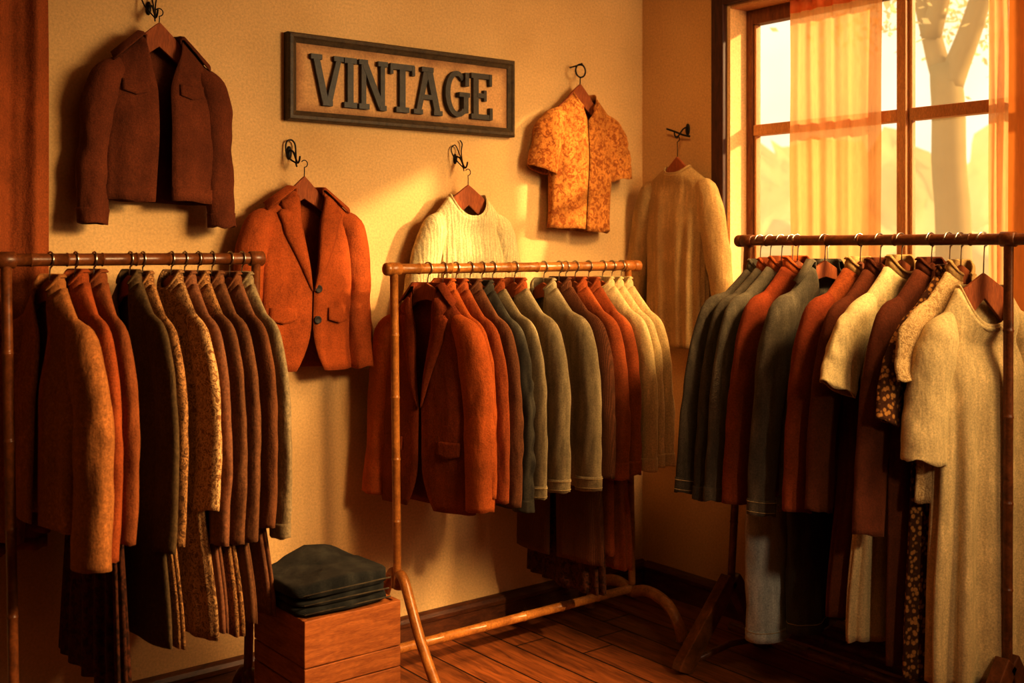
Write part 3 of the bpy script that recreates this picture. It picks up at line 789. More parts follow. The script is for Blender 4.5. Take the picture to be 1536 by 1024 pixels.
for ch, a, b in (('V',467,516),('I',517,536),('N',539,582),('T',586,623),('A',621,664),('G',667,703),('E',707,739)):
    xa, xb = on_y(a,0,-.04).x-sx0, on_y(b,0,-.04).x-sx0
    za, zb = .058, .236
    bm = bmesh.new()
    for q, poly in enumerate(LET[ch]): prism(bm, [(xa+(xb-xa)*x, za+(zb-za)*z) for x, z in poly], -.038-.0005*q, -.0215+.0003*q)
    obj('letter', bm, M['letter'], sign, smooth=False)

# ------------------------------------------------------------------ clothes racks
def bamboo(bm, p0, p1, r, nodes=7, nv=16, seed=0):
    p0, p1 = Vector(p0), Vector(p1); pts, rad = [], []; ln = (p1-p0).length
    for i in range(nodes+1):
        for q, k in ((0,1.0),(.03,.985),(.5,.96),(.965,.985),(.98,1.09),(.995,1.09)):
            t = (i+q)/(nodes+1); pts.append(p0+(p1-p0)*t); rad.append(r*k)
    pts.append(p1); rad.append(r)
    sweep(bm, pts, rad, nv)
RY = -.35      # axis of the middle and the left rack
RX = -.35      # axis of the window rack

def rack(name, label, mat, axis, a, b, h, posts, feet, rail_z, r=.018, over=.03, caps=True):
    """a, b: bar ends along the axis; posts: (top pos, foot pos); feet: 'slant' legs with reach and apex"""
    def P3(t, u, z): return Vector((t, RY+u, z)) if axis == 'x' else Vector((RX+u, t, z))
    o = thing(name, label, 'clothes rack', P3(a, 0, 0))
    org = Vector(o.location)
    def L(t, u, z): return P3(t, u, z)-org
    bm = bmesh.new(); bamboo(bm, L(a,0,h), L(b,0,h), r, 8, 18); ob = obj('hanging_bar', bm, mat, o)
    for e, s_ in ((a,-1),(b,1)):
        sg = s_ if b > a else -s_
        bm = bmesh.new(); sweep(bm, [L(e-sg*.030,0,h), L(e-sg*.026,0,h), L(e,0,h), L(e+sg*.006,0,h), L(e+sg*.010,0,h)], [r*.9, r*1.2, r*1.22, r*1.1, r*.5], 16); obj('end_cap', bm, mat, ob)
    for k, (tt, tf, foot) in enumerate(posts):
        apex = foot['apex']
        bm = bmesh.new(); bamboo(bm, L(tf,0,apex-.02), L(tt,0,h-r*.6), r*.80, 4, 14); po = obj('post', bm, mat, o)
        bm = bmesh.new(); c = L(tt,0,h)
        d = (L(tt+.03,0,h)-c)
        sweep(bm, [c-d*.8, c-d*.7, c+d*.7, c+d*.8], [r*1.05, r*1.25, r*1.25, r*1.05], 16); obj('joint', bm, mat, po)
        for s_ in (-1,1):
            R = foot['reach'] if s_ == foot['near'] else foot.get('back', foot['reach'])
            bm = bmesh.new()
            if foot['kind'] == 'slant':
                z0 = apex+.012
                ctrl = [L(tf, s_*.004, z0-.05), L(tf, s_*.016, z0-.006), L(tf, s_*.050, z0-.03), L(tf, s_*(R*.5), apex*.52), L(tf, s_*R, .016)]
                pts = curve_pts(ctrl, 7); sweep(bm, pts, [r*.98]*len(pts), 14)
            elif foot['kind'] == 'arch':
                ctrl = [L(tf, s_*.0, apex*.75), L(tf, s_*R*.35, apex*.86), L(tf, s_*R*.72, apex*.72), L(tf, s_*R*.96, apex*.32), L(tf, s_*R, .02)]
                pts = curve_pts(ctrl, 7); sweep(bm, pts, [r*1.25]*len(pts), 14)
            else:      # flat boards meeting in an A
                e0, e1 = L(tf, s_*.005, apex+.02), L(tf, s_*R, .0)
                dd = (e1-e0); ax = L(1,0,0)-L(0,0,0); ax.normalize(); pr = dd.cross(ax).normalized()
                rows = [[p+ax*x*.022+pr*q*w_ for x, q in ((-1,-1),(1,-1),(1,1),(-1,1))] for p, w_ in ((e0,.030),(e0+dd*.5,.034),(e0+dd*.93,.038),(e1,.03))]
                for rw in rows:
                    for v in rw: v.z = max(v.z, .001)
                vs = grid(bm, rows, True); bm.faces.new(vs[0][::-1]); bm.faces.new(vs[-1])
            obj('leg', bm, mat, po, smooth=foot['kind'] != 'board', bevel=.004 if foot['kind'] == 'board' else 0)
        if foot['kind'] == 'board':
            bm = bmesh.new(); sweep(bm, [L(tf, -foot['reach']*.93, .028), L(tf, 0, .05), L(tf, foot['reach']*.9, .028)], .012, 10); obj('foot_bar', bm, mat, po)
    for z, u in rail_z:
        bm = bmesh.new(); t0, t1 = posts[0][1], posts[1][1]
        bamboo(bm, L(t0,u,z), L(t1,u,z), r*.95, 5, 14); obj('base_rail', bm, mat, o)
    return o
C_a, C_b, C_h = on_y(580,0,RY).x, on_y(957,0,RY).x, 1.43
cpl, cpr = on_y(591,0,RY).x, on_y(942,0,RY).x
rack('clothes_rack', 'amber bamboo clothes rack in the middle with slanted pale leg beside the crate', M['bamboo'], 'x', C_a, C_b, C_h,
     [(cpl, on_y(596,0,RY).x, dict(kind='slant', apex=.40, reach=.30, near=-1, back=.28)), (cpr, on_y(948,0,RY).x, dict(kind='arch', apex=.19, reach=.27, near=-1, back=.25))],
     None, [(.155,0)])
L_a, L_b, L_h = on_y(-70,0,RY).x, on_y(391,0,RY).x, 1.468
lpl, lpr = on_y(9,0,RY).x, on_y(384,0,RY).x
rack('clothes_rack', 'brown wooden clothes rack under the dark jacket, beside the rust drape', M['bamboo_dark'], 'x', L_a, L_b, L_h,
     [(lpl, on_y(21,0,RY).x, dict(kind='slant', apex=.30, reach=.27, near=-1, back=.27)), (lpr, on_y(372,0,RY).x, dict(kind='slant', apex=.20, reach=.20, near=-1, back=.22))],
     None, [(.15,0)])
R_a, R_b, R_h = on_x(1108,0,RX).y, on_x(1513,0,RX).y-.14, 1.526
rpl, rpr = on_x(1122,0,RX).y, on_x(1513,0,RX).y
rack('clothes_rack', 'dark wooden clothes rack with A-shaped board feet in front of the window', M['bamboo_dark'], 'y', R_a, R_b, R_h,
     [(rpl, on_x(1096,0,RX).y, dict(kind='board', apex=.27, reach=.27, near=-1, back=.2)), (rpr, on_x(1511,0,RX).y, dict(kind='board', apex=.27, reach=.24, near=-1, back=.2))],
     None, [(.115,0),(.135,.10)])

# ------------------------------------------------------------------ clothes on the racks
POS = {'L': [74,112,140,194,213,256,276,296,317,344,362], 'C': [641,664,683,704,722,738,771,815,838,862,882,903,917,931],
       'R': [1475,1441,1424,1397,1352,1320,1290,1237,1196,1172,1155,1140]}
def spacing(r, px):
    q = lambda v: on_x(v,0,RX).y if r == 'R' else on_y(v,0,RY).x
    return min(abs(q(px)-q(v)) for v in POS[r] if v != px)
def hang(rackname, px, py_neck, L, kind, label, mat, cat, name=None, group=None, smat=None, cmat=None, yaw=0.0, hlabel=None, nohang=False, du=0.0, **P):
    h = {'L':L_h,'C':C_h,'R':R_h}[rackname]
    if rackname == 'R': p = on_x(px, py_neck, RX); rz = 0.0
    else: p = on_y(px, py_neck, RY); rz = -PI/2
    base = {'jacket': dict(collar='stand', gap=[(0,.004),(.6,.004),(.8,.010),(1,.034)]),
            'shirt': dict(collar='stand', gap=[(0,.003),(.85,.003),(1,.022)]),
            'blazer': dict(collar='lapel', fall=.05, stand_h=.022, gap=[(0,.012),(.45,.006),(1,.055)], lap=.07),
            'dress': dict(collar='stand', gap=None, dip=.04, pleat=.007, npleat=12, hw=.24, ww=.175, cw=.18),
            'coat': dict(collar='stand', gap=[(0,.02),(.6,.01),(1,.04)]),
            }[kind]
    if kind == 'blazer': base['break'] = .46
    P = {'cspread': .5, **base, **P, 'L': L}
    if px != POS[rackname][0]: yaw *= .3
    if rackname == 'R':
        P['sw'] = P.get('sw', .195); P['splay'] = P.get('splay', .085); P['splay_far'] = .02; P['r0'] = P.get('r0', .06)*1.06; yaw -= R_(6)
    else: yaw += R_(4)
    k = spacing(rackname, px); dm = max(.012, min(.042, .45*k-.003))
    P['d'] = min(P['d'], dm) if px not in (POS[rackname][0],) else P['d']
    P['hd'] = min(P['hd'], P['d']+.006); P['dn'] = min(P['dn'], P['d']+.010); P['dsh'] = min(P['dsh'], P['d'])
    P['ry0'] = min(P['ry0'], P['d']+.002); P['ry1'] = min(P['ry1'], P['d']+.001); P['hemwave'] = P.get('hemwave', .008); P['fold'] = min(P.get('fold', .01), P['d']*.4); P['pleat'] = P['pleat'] if P.get('bigpleat') else min(P.get('pleat', 0), P['d']*.3)
    nr = P.get('nrise', DEF['nrise'])
    zh = p.z-L-nr
    loc = (p.x, RY+du, zh) if rackname != 'R' else (RX+du, p.y, zh)
    o, sh = garment(name or kind, label, cat, P, mat, loc, rz, group, smat, cmat, yaw=yaw)
    if not nohang:
        hanger(sh, loc, (0,0,rz+yaw), peak=P.get('peak', .022), label='wooden hanger inside the '+(hlabel or label.split(' on ')[0].split(' hanging ')[0].split(' between')[0]), hb=h-zh, style='rack')
    return o, sh
R_ = math.radians
# --- left rack (front to back)
t_ = dict(d=.022, hd=.024, dsh=.016, dn=.030, ry0=.026, ry1=.024, nrise=.12)
hang('L', 74, 432, .52, 'coat', 'thick tan wool coat hanging first beside the drape', 'tanwool', 'coat', yaw=R_(7), **{**t_, 'd':.035,'hd':.04,'ry0':.05,'ry1':.055}, sl=.60, r0=.075, r1=.080, sw=.185, splay=.04, fall=.06, flare=0, swrinkle=.008, nw=.07)
hang('L', 112, 424, .54, 'jacket', 'bright rust jacket hanging just behind the tan wool coat', 'rust', 'jacket', **t_, sl=.60, r0=.066, r1=.056, yaw=R_(4))
hang('L', 140, 424, .52, 'jacket', 'rust-brown jacket third from the drape, behind the bright rust one', 'rustbrown', 'jacket', **t_, sl=.56, r0=.06, r1=.052)
hang('L', 194, 424, .86, 'coat', 'dark olive long coat with rough collar on the brown rack', 'olive', 'coat', **t_, sl=.60, r0=.066, r1=.060, hw=.25, fold=.014, yaw=R_(5))
hang('L', 213, 426, .86, 'dress', 'dark brown long dress between the olive coat and the lace-sleeved dress', 'laceolive', 'dress', name='long_dress', **t_, hw=.265, sl=.58, r0=.058, r1=.05, hlabel='dark brown dress behind the olive long coat')
hang('L', 256, 424, .86, 'dress', 'dark brown long dress with pale lace sleeves on the brown rack', 'lacedim', 'dress', name='long_dress', smat='lace', cmat='lacedim', **t_, hw=.265, sl=.50, r0=.06, r1=.066, yaw=R_(4))
hang('L', 276, 425, .84, 'dress', 'mauve-brown long dress just behind the lace-sleeved dress', 'mauve', 'dress', name='long_dress', **t_, hw=.265, sl=.60, r0=.058, r1=.050)
hang('L', 296, 425, .86, 'dress', 'brown mottled long dress with wide hem behind the mauve-brown dress', 'laceolive', 'dress', name='long_dress', smat='brownwool', **t_, hw=.265, sl=.60, r0=.060, r1=.05, yaw=R_(3))
hang('L', 317, 425, .83, 'dress', 'reddish brown woollen dress third from the olive shirt', 'brownwool', 'dress', name='long_dress', **t_, hw=.265, sl=.60, r0=.062, r1=.052)
hang('L', 344, 426, .82, 'dress', 'plain brown long dress next to the grey-olive shirt', 'mauve', 'dress', name='long_dress', **t_, hw=.265, sl=.57, r0=.056, r1=.046, smat='brown', cmat='brown')
hang('L', 362, 426, .56, 'shirt', 'grey-olive patterned shirt hanging last at the end of the brown rack', 'greyolive', 'shirt', **t_, sl=.60, r0=.060, r1=.044, cuff=.04, creases=.004, placket=True, splay=.05)
# --- middle rack
c_ = dict(d=.028, hd=.030, dsh=.018, dn=.032, ry0=.030, ry1=.026)
hang('C', 641, 434, .62, 'blazer', 'rust open blazer with broad lapel hanging first on the amber rack', 'rustred', 'blazer', smat='orange', yaw=R_(10), **{**c_,'d':.036,'hd':.038,'ry0':.05,'ry1':.045}, sl=.60, r0=.064, r1=.052, sw=.19, hw=.21, cw=.195, pockets=((.08,.17,.19,.235),(-.17,-.08,.19,.235)), cutaway=.05)
hang('C', 664, 434, .58, 'jacket', 'bright orange jacket hanging just behind the rust open blazer', 'orange', 'jacket', **c_, sl=.56, r0=.060, r1=.052)
hang('C', 683, 434, .60, 'jacket', 'orange-brown jacket second behind the rust open blazer', 'rust', 'jacket', **c_, sl=.58, r0=.058, r1=.050)
hang('C', 704, 434, .60, 'shirt', 'brown thin shirt beside the crumpled dark denim shirt', 'brown', 'shirt', **c_, sl=.60, r0=.055, r1=.042, creases=.003)
hang('C', 722, 436, .62, 'shirt', 'crumpled dark denim shirt with creased sleeve on the amber rack', 'denimcrumple', 'shirt', **c_, sl=.62, r0=.054, r1=.040, creases=.013, cuff=.04, swrinkle=.012)
hang('C', 738, 433, .58, 'jacket', 'grey denim jacket next to the crumpled dark denim shirt', 'denimgrey', 'jacket', cmat='rust', **c_, sl=.59, r0=.062, r1=.048, cuff=.045, stitch=True, yaw=R_(3))
hang('C', 771, 432, .58, 'jacket', 'grey denim jacket in the middle of the three grey denim jackets', 'denimgrey', 'jacket', cmat='rust', **c_, sl=.58, r0=.062, r1=.048, cuff=.045, stitch=True, yaw=R_(4))
hang('C', 815, 432, .58, 'jacket', 'wide grey denim jacket beside the dark brown corduroy coat', 'denimgrey', 'jacket', **c_, sl=.59, r0=.070, r1=.052, cuff=.05, stitch=True, yaw=R_(8))
hang('C', 838, 430, .88, 'coat', 'long dark brown corduroy coat on the amber rack', 'cord', 'coat', **c_, sl=.56, r0=.062, r1=.05, hw=.22, yaw=R_(4), hlabel='dark brown corduroy coat')
hang('C', 862, 430, .86, 'coat', 'long rust coat beside the corduroy coat on the amber rack', 'rust', 'coat', **c_, sl=.57, r0=.056, r1=.044, cuff=.06, creases=.004)
hang('C', 882, 430, .92, 'dress', 'rust pleated long dress hanging beside the cream shirts', 'rust', 'dress', name='long_dress', **c_, sl=.56, r0=.05, r1=.036, cuff=.05, hw=.21)
hang('C', 903, 429, .52, 'shirt', 'cream shirt beside the rust pleated long dress', 'cream', 'shirt', **c_, sl=.56, r0=.056, r1=.046, cuff=.05, yaw=R_(4), stand_h=.034, hlabel='cream shirt beside the rust pleated dress')
hang('C', 917, 429, .52, 'shirt', 'cream shirt sandwiched between two other cream shirts', 'cream', 'shirt', **c_, sl=.55, r0=.05, r1=.038, cuff=.05, hlabel='cream shirt sandwiched between two cream shirts')
hang('C', 931, 429, .52, 'shirt', 'cream shirt hanging last beside the post of the amber rack', 'cream', 'shirt', **c_, sl=.55, r0=.05, r1=.040, cuff=.05, hlabel='last cream shirt beside the amber rack post')
# --- window rack (near to far)
r_ = dict(d=.030, hd=.032, dsh=.020, dn=.036, ry0=.032, ry1=.028)
hang('R', 1475, 432, 1.06, 'dress', 'cream short-sleeved gauze dress hanging by the front post of the window rack', 'cream', 'dress', name='long_dress', yaw=R_(-11), collar='band', stand_h=.010, **{**r_,'d':.045,'hd':.05,'dn':.045,'ry0':.05,'ry1':.05}, sl=.40, r0=.066, r1=.072, splay=.05, nw=.092, dip=.115, nrise=.10, peak=.045, hw=.185, ww=.165, cw=.175, sw=.165, hemwave=.02, pleat=.022, npleat=9, bigpleat=True)
hang('R', 1441, 408, .56, 'shirt', 'tan lace cap-sleeved blouse behind the cream gauze dress', 'tanlace', 'blouse', name='blouse', cmat='tan', **r_, sl=.20, r0=.066, r1=.07, splay=.02, hemwave=.02)
hang('R', 1424, 415, 1.07, 'dress', 'brown floral long dress beneath the tan lace blouse', 'floral', 'dress', name='long_dress', **r_, sl=.30, r0=.05, r1=.05, hw=.21)
hang('R', 1397, 404, 1.07, 'coat', 'long dark rust coat beside the tan lace blouse', 'rustdark', 'coat', **r_, sl=.66, r0=.064, r1=.06, yaw=R_(-3), hw=.20)
hang('R', 1352, 400, 1.03, 'dress', 'cream short-sleeved dress with collar between two dark rust garments', 'cream', 'dress', name='long_dress', collar='stand', cmat='tan', **r_, sl=.25, r0=.066, r1=.076, hemwave=.02, yaw=R_(-4), hlabel='cream collared dress on the window rack')
hang('R', 1320, 404, .96, 'dress', 'long dark rust dress beside the cream collared dress', 'rustdark', 'dress', name='long_dress', **r_, sl=.62, r0=.058, r1=.05)
hang('R', 1290, 402, .64, 'jacket', 'rust jacket with pale collar in the middle of the window rack', 'rust', 'jacket', cmat='tan', smat='rustred', collar='stand', **r_, sl=.64, r0=.070, r1=.056, yaw=R_(-4))
hang('R', 1237, 400, .68, 'jacket', 'open dark denim jacket with stitched cuffs above the jeans', 'denim', 'jacket', collar='shirt', fall=.055, cspread=.8, **r_, sl=.68, r0=.066, r1=.052, cuff=.05, stitch=True, yaw=R_(-6), gap=[(0,.03),(.6,.03),(1,.06)], hemband=.04)
hang('R', 1196, 400, .66, 'shirt', 'bright rust shirt between two dark denim jackets', 'rustred', 'shirt', **r_, sl=.66, r0=.062, r1=.056, cmat='orange')
hang('R', 1172, 400, .68, 'jacket', 'slim dark denim jacket behind the bright rust shirt', 'denim', 'jacket', cmat='rust', **r_, sw=.215, sl=.66, r0=.056, r1=.048, cuff=.045)
hang('R', 1155, 402, .68, 'jacket', 'dark denim jacket second from the corner end of the window rack', 'denimdark', 'jacket', cmat='rust', **r_, sw=.215, sl=.66, r0=.056, r1=.05, cuff=.045)
hang('R', 1140, 404, .66, 'jacket', 'dark grey denim jacket with stitched cuff nearest the pale pleated blouse', 'denimdark', 'jacket', cmat='denim', **r_, sw=.215, sl=.64, r0=.074, r1=.064, cuff=.05, stitch=True, splay=.10, yaw=R_(-4))

# ------------------------------------------------------------------ skirts and jeans on clip hangers
def clip_hanger(loc, rz, zw, hb, label, w=.15):
    o = thing('clip_hanger', label, 'hanger', (loc[0], loc[1], zw), rz); ap = .06
    bm = bmesh.new(); sweep(bm, [(-w,0,.03),(0,0,.04),(w,0,.03)], .006, 10); obj('cross_bar', bm, M['hanger'], o)
    bm = bmesh.new(); zc = hb-zw; R = .0215
    sweep(bm, [(0,0,.04),(0.002,0,zc*.5),(.004,0,zc-R-.006)]+[(R*math.sin(t), .0008*t, zc-R*math.cos(t)) for t in [.25+i*.28 for i in range(17)]], .0019, 7); obj('hook', bm, M['wire'], o)
    for s_ in (-1,1):
        bm = bmesh.new(); box(bm, (s_*w*.85-.01,-.010,-.03),(s_*w*.85+.01,.010,.04)); obj('clip', bm, M['brass'], o, smooth=False, bevel=.002)
def skirt(rackname, px, ztop, zbot, label, mat, w0, w1, d0, d1, pleat, npl, yaw=0, du=0):
    P = {**DEF, 'pleat': pleat, 'npleat': npl, 'fold': .012, 'hemwave': .02}
    p = on_y(px,0,RY) if rackname != 'R' else on_x(px,0,RX); rz = (-PI/2 if rackname != 'R' else 0)+yaw
    h = {'L':L_h,'C':C_h,'R':R_h}[rackname]
    loc = (p.x, RY+du, zbot) if rackname != 'R' else (RX+du, p.y, zbot)
    o = thing('pleated_skirt', label, 'skirt', loc, rz); H = ztop-zbot; seed = px*.13
    bm = bmesh.new(); rows = []; NT = 150
    for i in range(33):
        v = i/32; z = H*v; k = (1-v)**.8; w = w0+(w1-w0)*k; d = d0+(d1-d0)*k; row = []
        for j in range(NT):
            th = 2*PI*j/NT; s_, c_ = math.sin(th), math.cos(th)
            f = pleat*(.25+.75*k)*math.sin(npl*th+1.6*nz(c_*1.4, s_*1.4+seed, z))+.010*k*nz(c_*2+seed, s_*2, z*2)
            row.append((w*math.copysign(abs(s_)**.8, s_)+s_*f, -d*c_-c_*f, z+(.018*nz(th*1.2, seed, 2) if i == 0 else 0)))
        rows.append(row)
    grid(bm, rows, True); obj('skirt_panel', bm, M[mat], o, solid=.004)
    bm = bmesh.new(); grid(bm, [[(x*1.03, y*1.06, z+q) for x, y, z in rows[-1]] for q in (-.035, 0, .006)], True); obj('waistband', bm, M[mat], o, solid=.004)
    clip_hanger(loc, rz, ztop-.002, h, 'clip hanger holding the '+label.split(' hanging')[0])
zf = lambda px, py: on_y(px, py, RY).z
skirt('L', 140, 1.05, zf(140, 1000), 'dark rust pleated skirt hanging below the tan wool coat', 'pbrown', .15, .25, .018, .035, .010, 16)
skirt('C', 848, 1.15, zf(848, 872), 'dark brown ruffled skirt hanging below the grey denim jackets', 'pbrown', .15, .215, .018, .03, .009, 14)

def jeans(px, ztop, zbot, label, mat, yaw, clabel, du=0.0, rleg=.092):
    p = on_x(px, 0, RX); loc = (RX+du, p.y, zbot); o = thing('jeans', label, 'jeans', loc, yaw); H = ztop-zbot
    hip = .30; cz = H-hip
    bm = bmesh.new(); rows = []
    for i in range(14):
        v = i/13; z = cz+hip*v; w = .205-.035*v; d = .045-.012*v
        rows.append([(w*math.copysign(abs(math.sin(t))**.8, math.sin(t)), -d*math.cos(t)+.004*nz(math.cos(t)*2, math.sin(t)*2, z*6), z) for t in [2*PI*j/40 for j in range(40)]])
    grid(bm, rows, True); obj('hips', bm, M[mat], o, solid=.004)
    bm = bmesh.new(); grid(bm, [[(x*1.02, y*1.08, z+q) for x, y, z in rows[-1]] for q in (-.04,-.02,.004)], True); obj('waistband', bm, M[mat], o, solid=.005)
    for s_ in (-1,1):
        bm = bmesh.new(); rows = []; n = 34
        for i in range(n+1):
            v = i/n; z = (cz+.06)*v; rx = rleg+.012*v; ry = .048-.006*v; row = []
            for j in range(30):
                t = 2*PI*j/30; c_, q = math.cos(t), math.sin(t)
                wr = .012*nz(c_*1.5+px, q*1.5+s_*4, z*4)+.007*nz(c_*2, q*2+px, z*13+c_)
                row.append((s_*(.108+.008*(1-v))+c_*(rx+wr), q*(ry+wr*.9), z))
            rows.append(row)
        grid(bm, rows, True); lg = obj('leg', bm, M[mat], o, solid=.004)
        bm = bmesh.new(); grid(bm, [[(s_*.116+(x-s_*.116)*1.03, y*1.05, z+q) for x, y, z in rows[0]] for q in (-.004,.012,.035)], True); hm = obj('hem', bm, M[mat], lg, solid=.004)
        bm = bmesh.new(); sweep(bm, [(s_*.116+(x-s_*.116)*1.06, y*1.10, .030) for x, y, z in rows[0]], .0013, 5, closed=True); obj('stitching', bm, M['stitch'], hm)
    clip_hanger(loc, yaw, ztop-.002, R_h, clabel)
jeans(1188, 1.15, on_x(1137, 945, RX-.1).z, 'pale blue jeans with turned hems hanging below the dark denim jackets', 'denimlit', R_(-4), 'clip hanger holding the pale blue jeans')
jeans(1222, 1.16, on_x(1222, 935, RX).z, 'dark indigo jeans hanging behind the pale blue jeans', 'denimink', R_(3), 'clip hanger holding the dark indigo jeans', du=.07)

# ------------------------------------------------------------------ crate with folded jeans
CY_ = -.75
pr = on_y(601, 900, CY_); pl = on_y(457, 931, CY_); ctop = (pr.z+pl.z)/2
cw_ = pr.x-pl.x; cdp = .32
crate = thing('wooden_crate', 'rough orange-brown wooden crate on the floor under folded jeans', 'crate', (pl.x, CY_, 0))
hs = [0, ctop*.30, ctop*.585, ctop*.715, ctop]
for i in range(4):
    z0, z1 = hs[i]+.0015, hs[i+1]-.0015
    for nm, a, b in (('front_plank', (0,0,z0),(cw_,.016,z1)), ('back_plank', (0,cdp-.016,z0),(cw_,cdp,z1)),
                     ('side_plank', (.0005,.0165,z0),(.0165,cdp-.0165,z1)), ('side_plank', (cw_-.0165,.0165,z0),(cw_-.0005,cdp-.0165,z1))):
        bm = bmesh.new(); box(bm, a, b)
        bmesh.ops.subdivide_edges(bm, edges=bm.edges, cuts=5, use_grid_fill=True)
        for v in bm.verts: v.co += Vector((0, .0025*nz(v.co.x*9, v.co.z*9+i, 1), .002*nz(v.co.x*7+i, v.co.y*7, 3)))
        obj(nm, bm, M['crate'], crate, smooth=False, bevel=.002)
bm = bmesh.new(); box(bm, (.017,.017,.01), (cw_-.017,cdp-.017,.025)); obj('bottom_board', bm, M['crate'], crate, smooth=False)
bm = bmesh.new(); box(bm, (.0175,.0175,ctop-.02), (cw_-.0175,cdp-.0175,ctop-.006)); obj('lid', bm, M['crate'], crate, smooth=False)
for x in (.0175, cw_-.0375):
    for y in (.0175, cdp-.0375):
        bm = bmesh.new(); box(bm, (x,y,.026), (x+.02,y+.02,ctop-.021)); obj('corner_post', bm, M['crate'], crate, smooth=False)
def folded(label, z, th, x0, x1, y0, y1, mat, seed, peak=0.0, layers=2, rz=0):
    o = thing('folded_jeans', label, 'folded jeans', ((x0+x1)/2, (y0+y1)/2, z), rz, 'folded jeans on the crate')
    w, d = (x1-x0)/2, (y1-y0)/2
    for ly in range(layers):
        t = th/layers; bm = bmesh.new(); rows = []; n = 40; ww = w*(1-.02*ly)
        ring = []
        for k in range(n):
            a = 2*PI*k/n; ring.append((math.cos(a), math.sin(a)))
        for v, kk in [(0,.93),(.10,.985),(.3,1.0),(.6,1.0),(.85,.985),(.97,.95),(1,.90),(1,.6),(1,.3),(1,.02)]:
            row = []
            for c_, s_ in ring:
                x = math.copysign(abs(c_)**.42, c_)*ww*kk; y = math.copysign(abs(s_)**.42, s_)*d*kk
                zz = t*(ly+v)
                up = ss((zz/th))
                pk = peak*math.exp(-((x-.02)/(.10))**2)*(.35+.65*max(0, y/d))*up if peak else 0
                zz += pk + up*(.010*nz(x*9+seed, y*9, seed)+(.009*abs(nz(x*16, y*13+x*9, seed+2)) if peak else 0))+ (.003*nz(x*22, y*22, seed+ly) if v > .2 else 0)
                x += .006*nz(y*12, zz*30, seed+ly); y += .006*nz(x*10+seed, zz*40, ly)
                row.append((x, y, max(zz, .0005) if ly == 0 else zz))
            rows.append(row)
        vs = grid(bm, rows, True); bm.faces.new(vs[0][::-1]); bm.faces.new(vs[-1])
        obj('fold', bm, M[mat], o)
    bm = bmesh.new(); sweep(bm, [(-w*.9,-d*1.0,th*.5),(0,-d*1.005,th*.52),(w*.9,-d*1.0,th*.5)], .0022, 6); obj('seam', bm, M['denimdark'], o)
    return o
zc = ctop+.002
fx0, fx1, fy0, fy1 = pl.x-.01, pr.x-.012, CY_+.012, CY_+cdp+.02
fy1 = CY_+cdp-.055
folded('dark folded jeans at the bottom of the pile on the crate', zc, .021, fx0, fx1, fy0, fy1, 'denimpile', 1.3, layers=1)
folded('dark folded jeans in the middle of the pile on the crate', zc+.0255, .021, fx0, fx1-.006, fy0, fy1, 'denimpile', 4.7, layers=1)
folded('crumpled black-blue jeans on top of the pile on the crate', zc+.051, .032, fx0-.012, fx1-.004, fy0-.006, fy1, 'denimpile', 9.1, peak=.055, layers=1, rz=.03)

# ------------------------------------------------------------------ outside
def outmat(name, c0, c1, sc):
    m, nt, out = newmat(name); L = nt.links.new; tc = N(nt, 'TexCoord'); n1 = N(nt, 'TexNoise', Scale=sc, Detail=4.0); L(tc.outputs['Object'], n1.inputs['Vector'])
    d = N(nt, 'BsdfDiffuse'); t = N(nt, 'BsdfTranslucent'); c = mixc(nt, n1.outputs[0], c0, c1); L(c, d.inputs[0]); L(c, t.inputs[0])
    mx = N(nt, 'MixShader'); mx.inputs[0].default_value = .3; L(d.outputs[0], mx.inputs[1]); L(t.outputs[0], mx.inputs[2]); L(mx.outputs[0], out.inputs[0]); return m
M['bark'] = outmat('bark_pale', srgb(178,150,104), srgb(196,168,120), 6)  # garden haze is painted in as pale colour, here and on leaves, hedge, ground
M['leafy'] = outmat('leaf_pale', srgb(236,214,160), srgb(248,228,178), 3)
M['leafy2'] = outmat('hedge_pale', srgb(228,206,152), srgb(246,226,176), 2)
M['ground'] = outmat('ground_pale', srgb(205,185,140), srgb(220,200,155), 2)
bm = bmesh.new(); box(bm, (T+.02,-14,-.3), (22,16,-.05)); struct('ground_outside', bm, M['ground'], smooth=False)
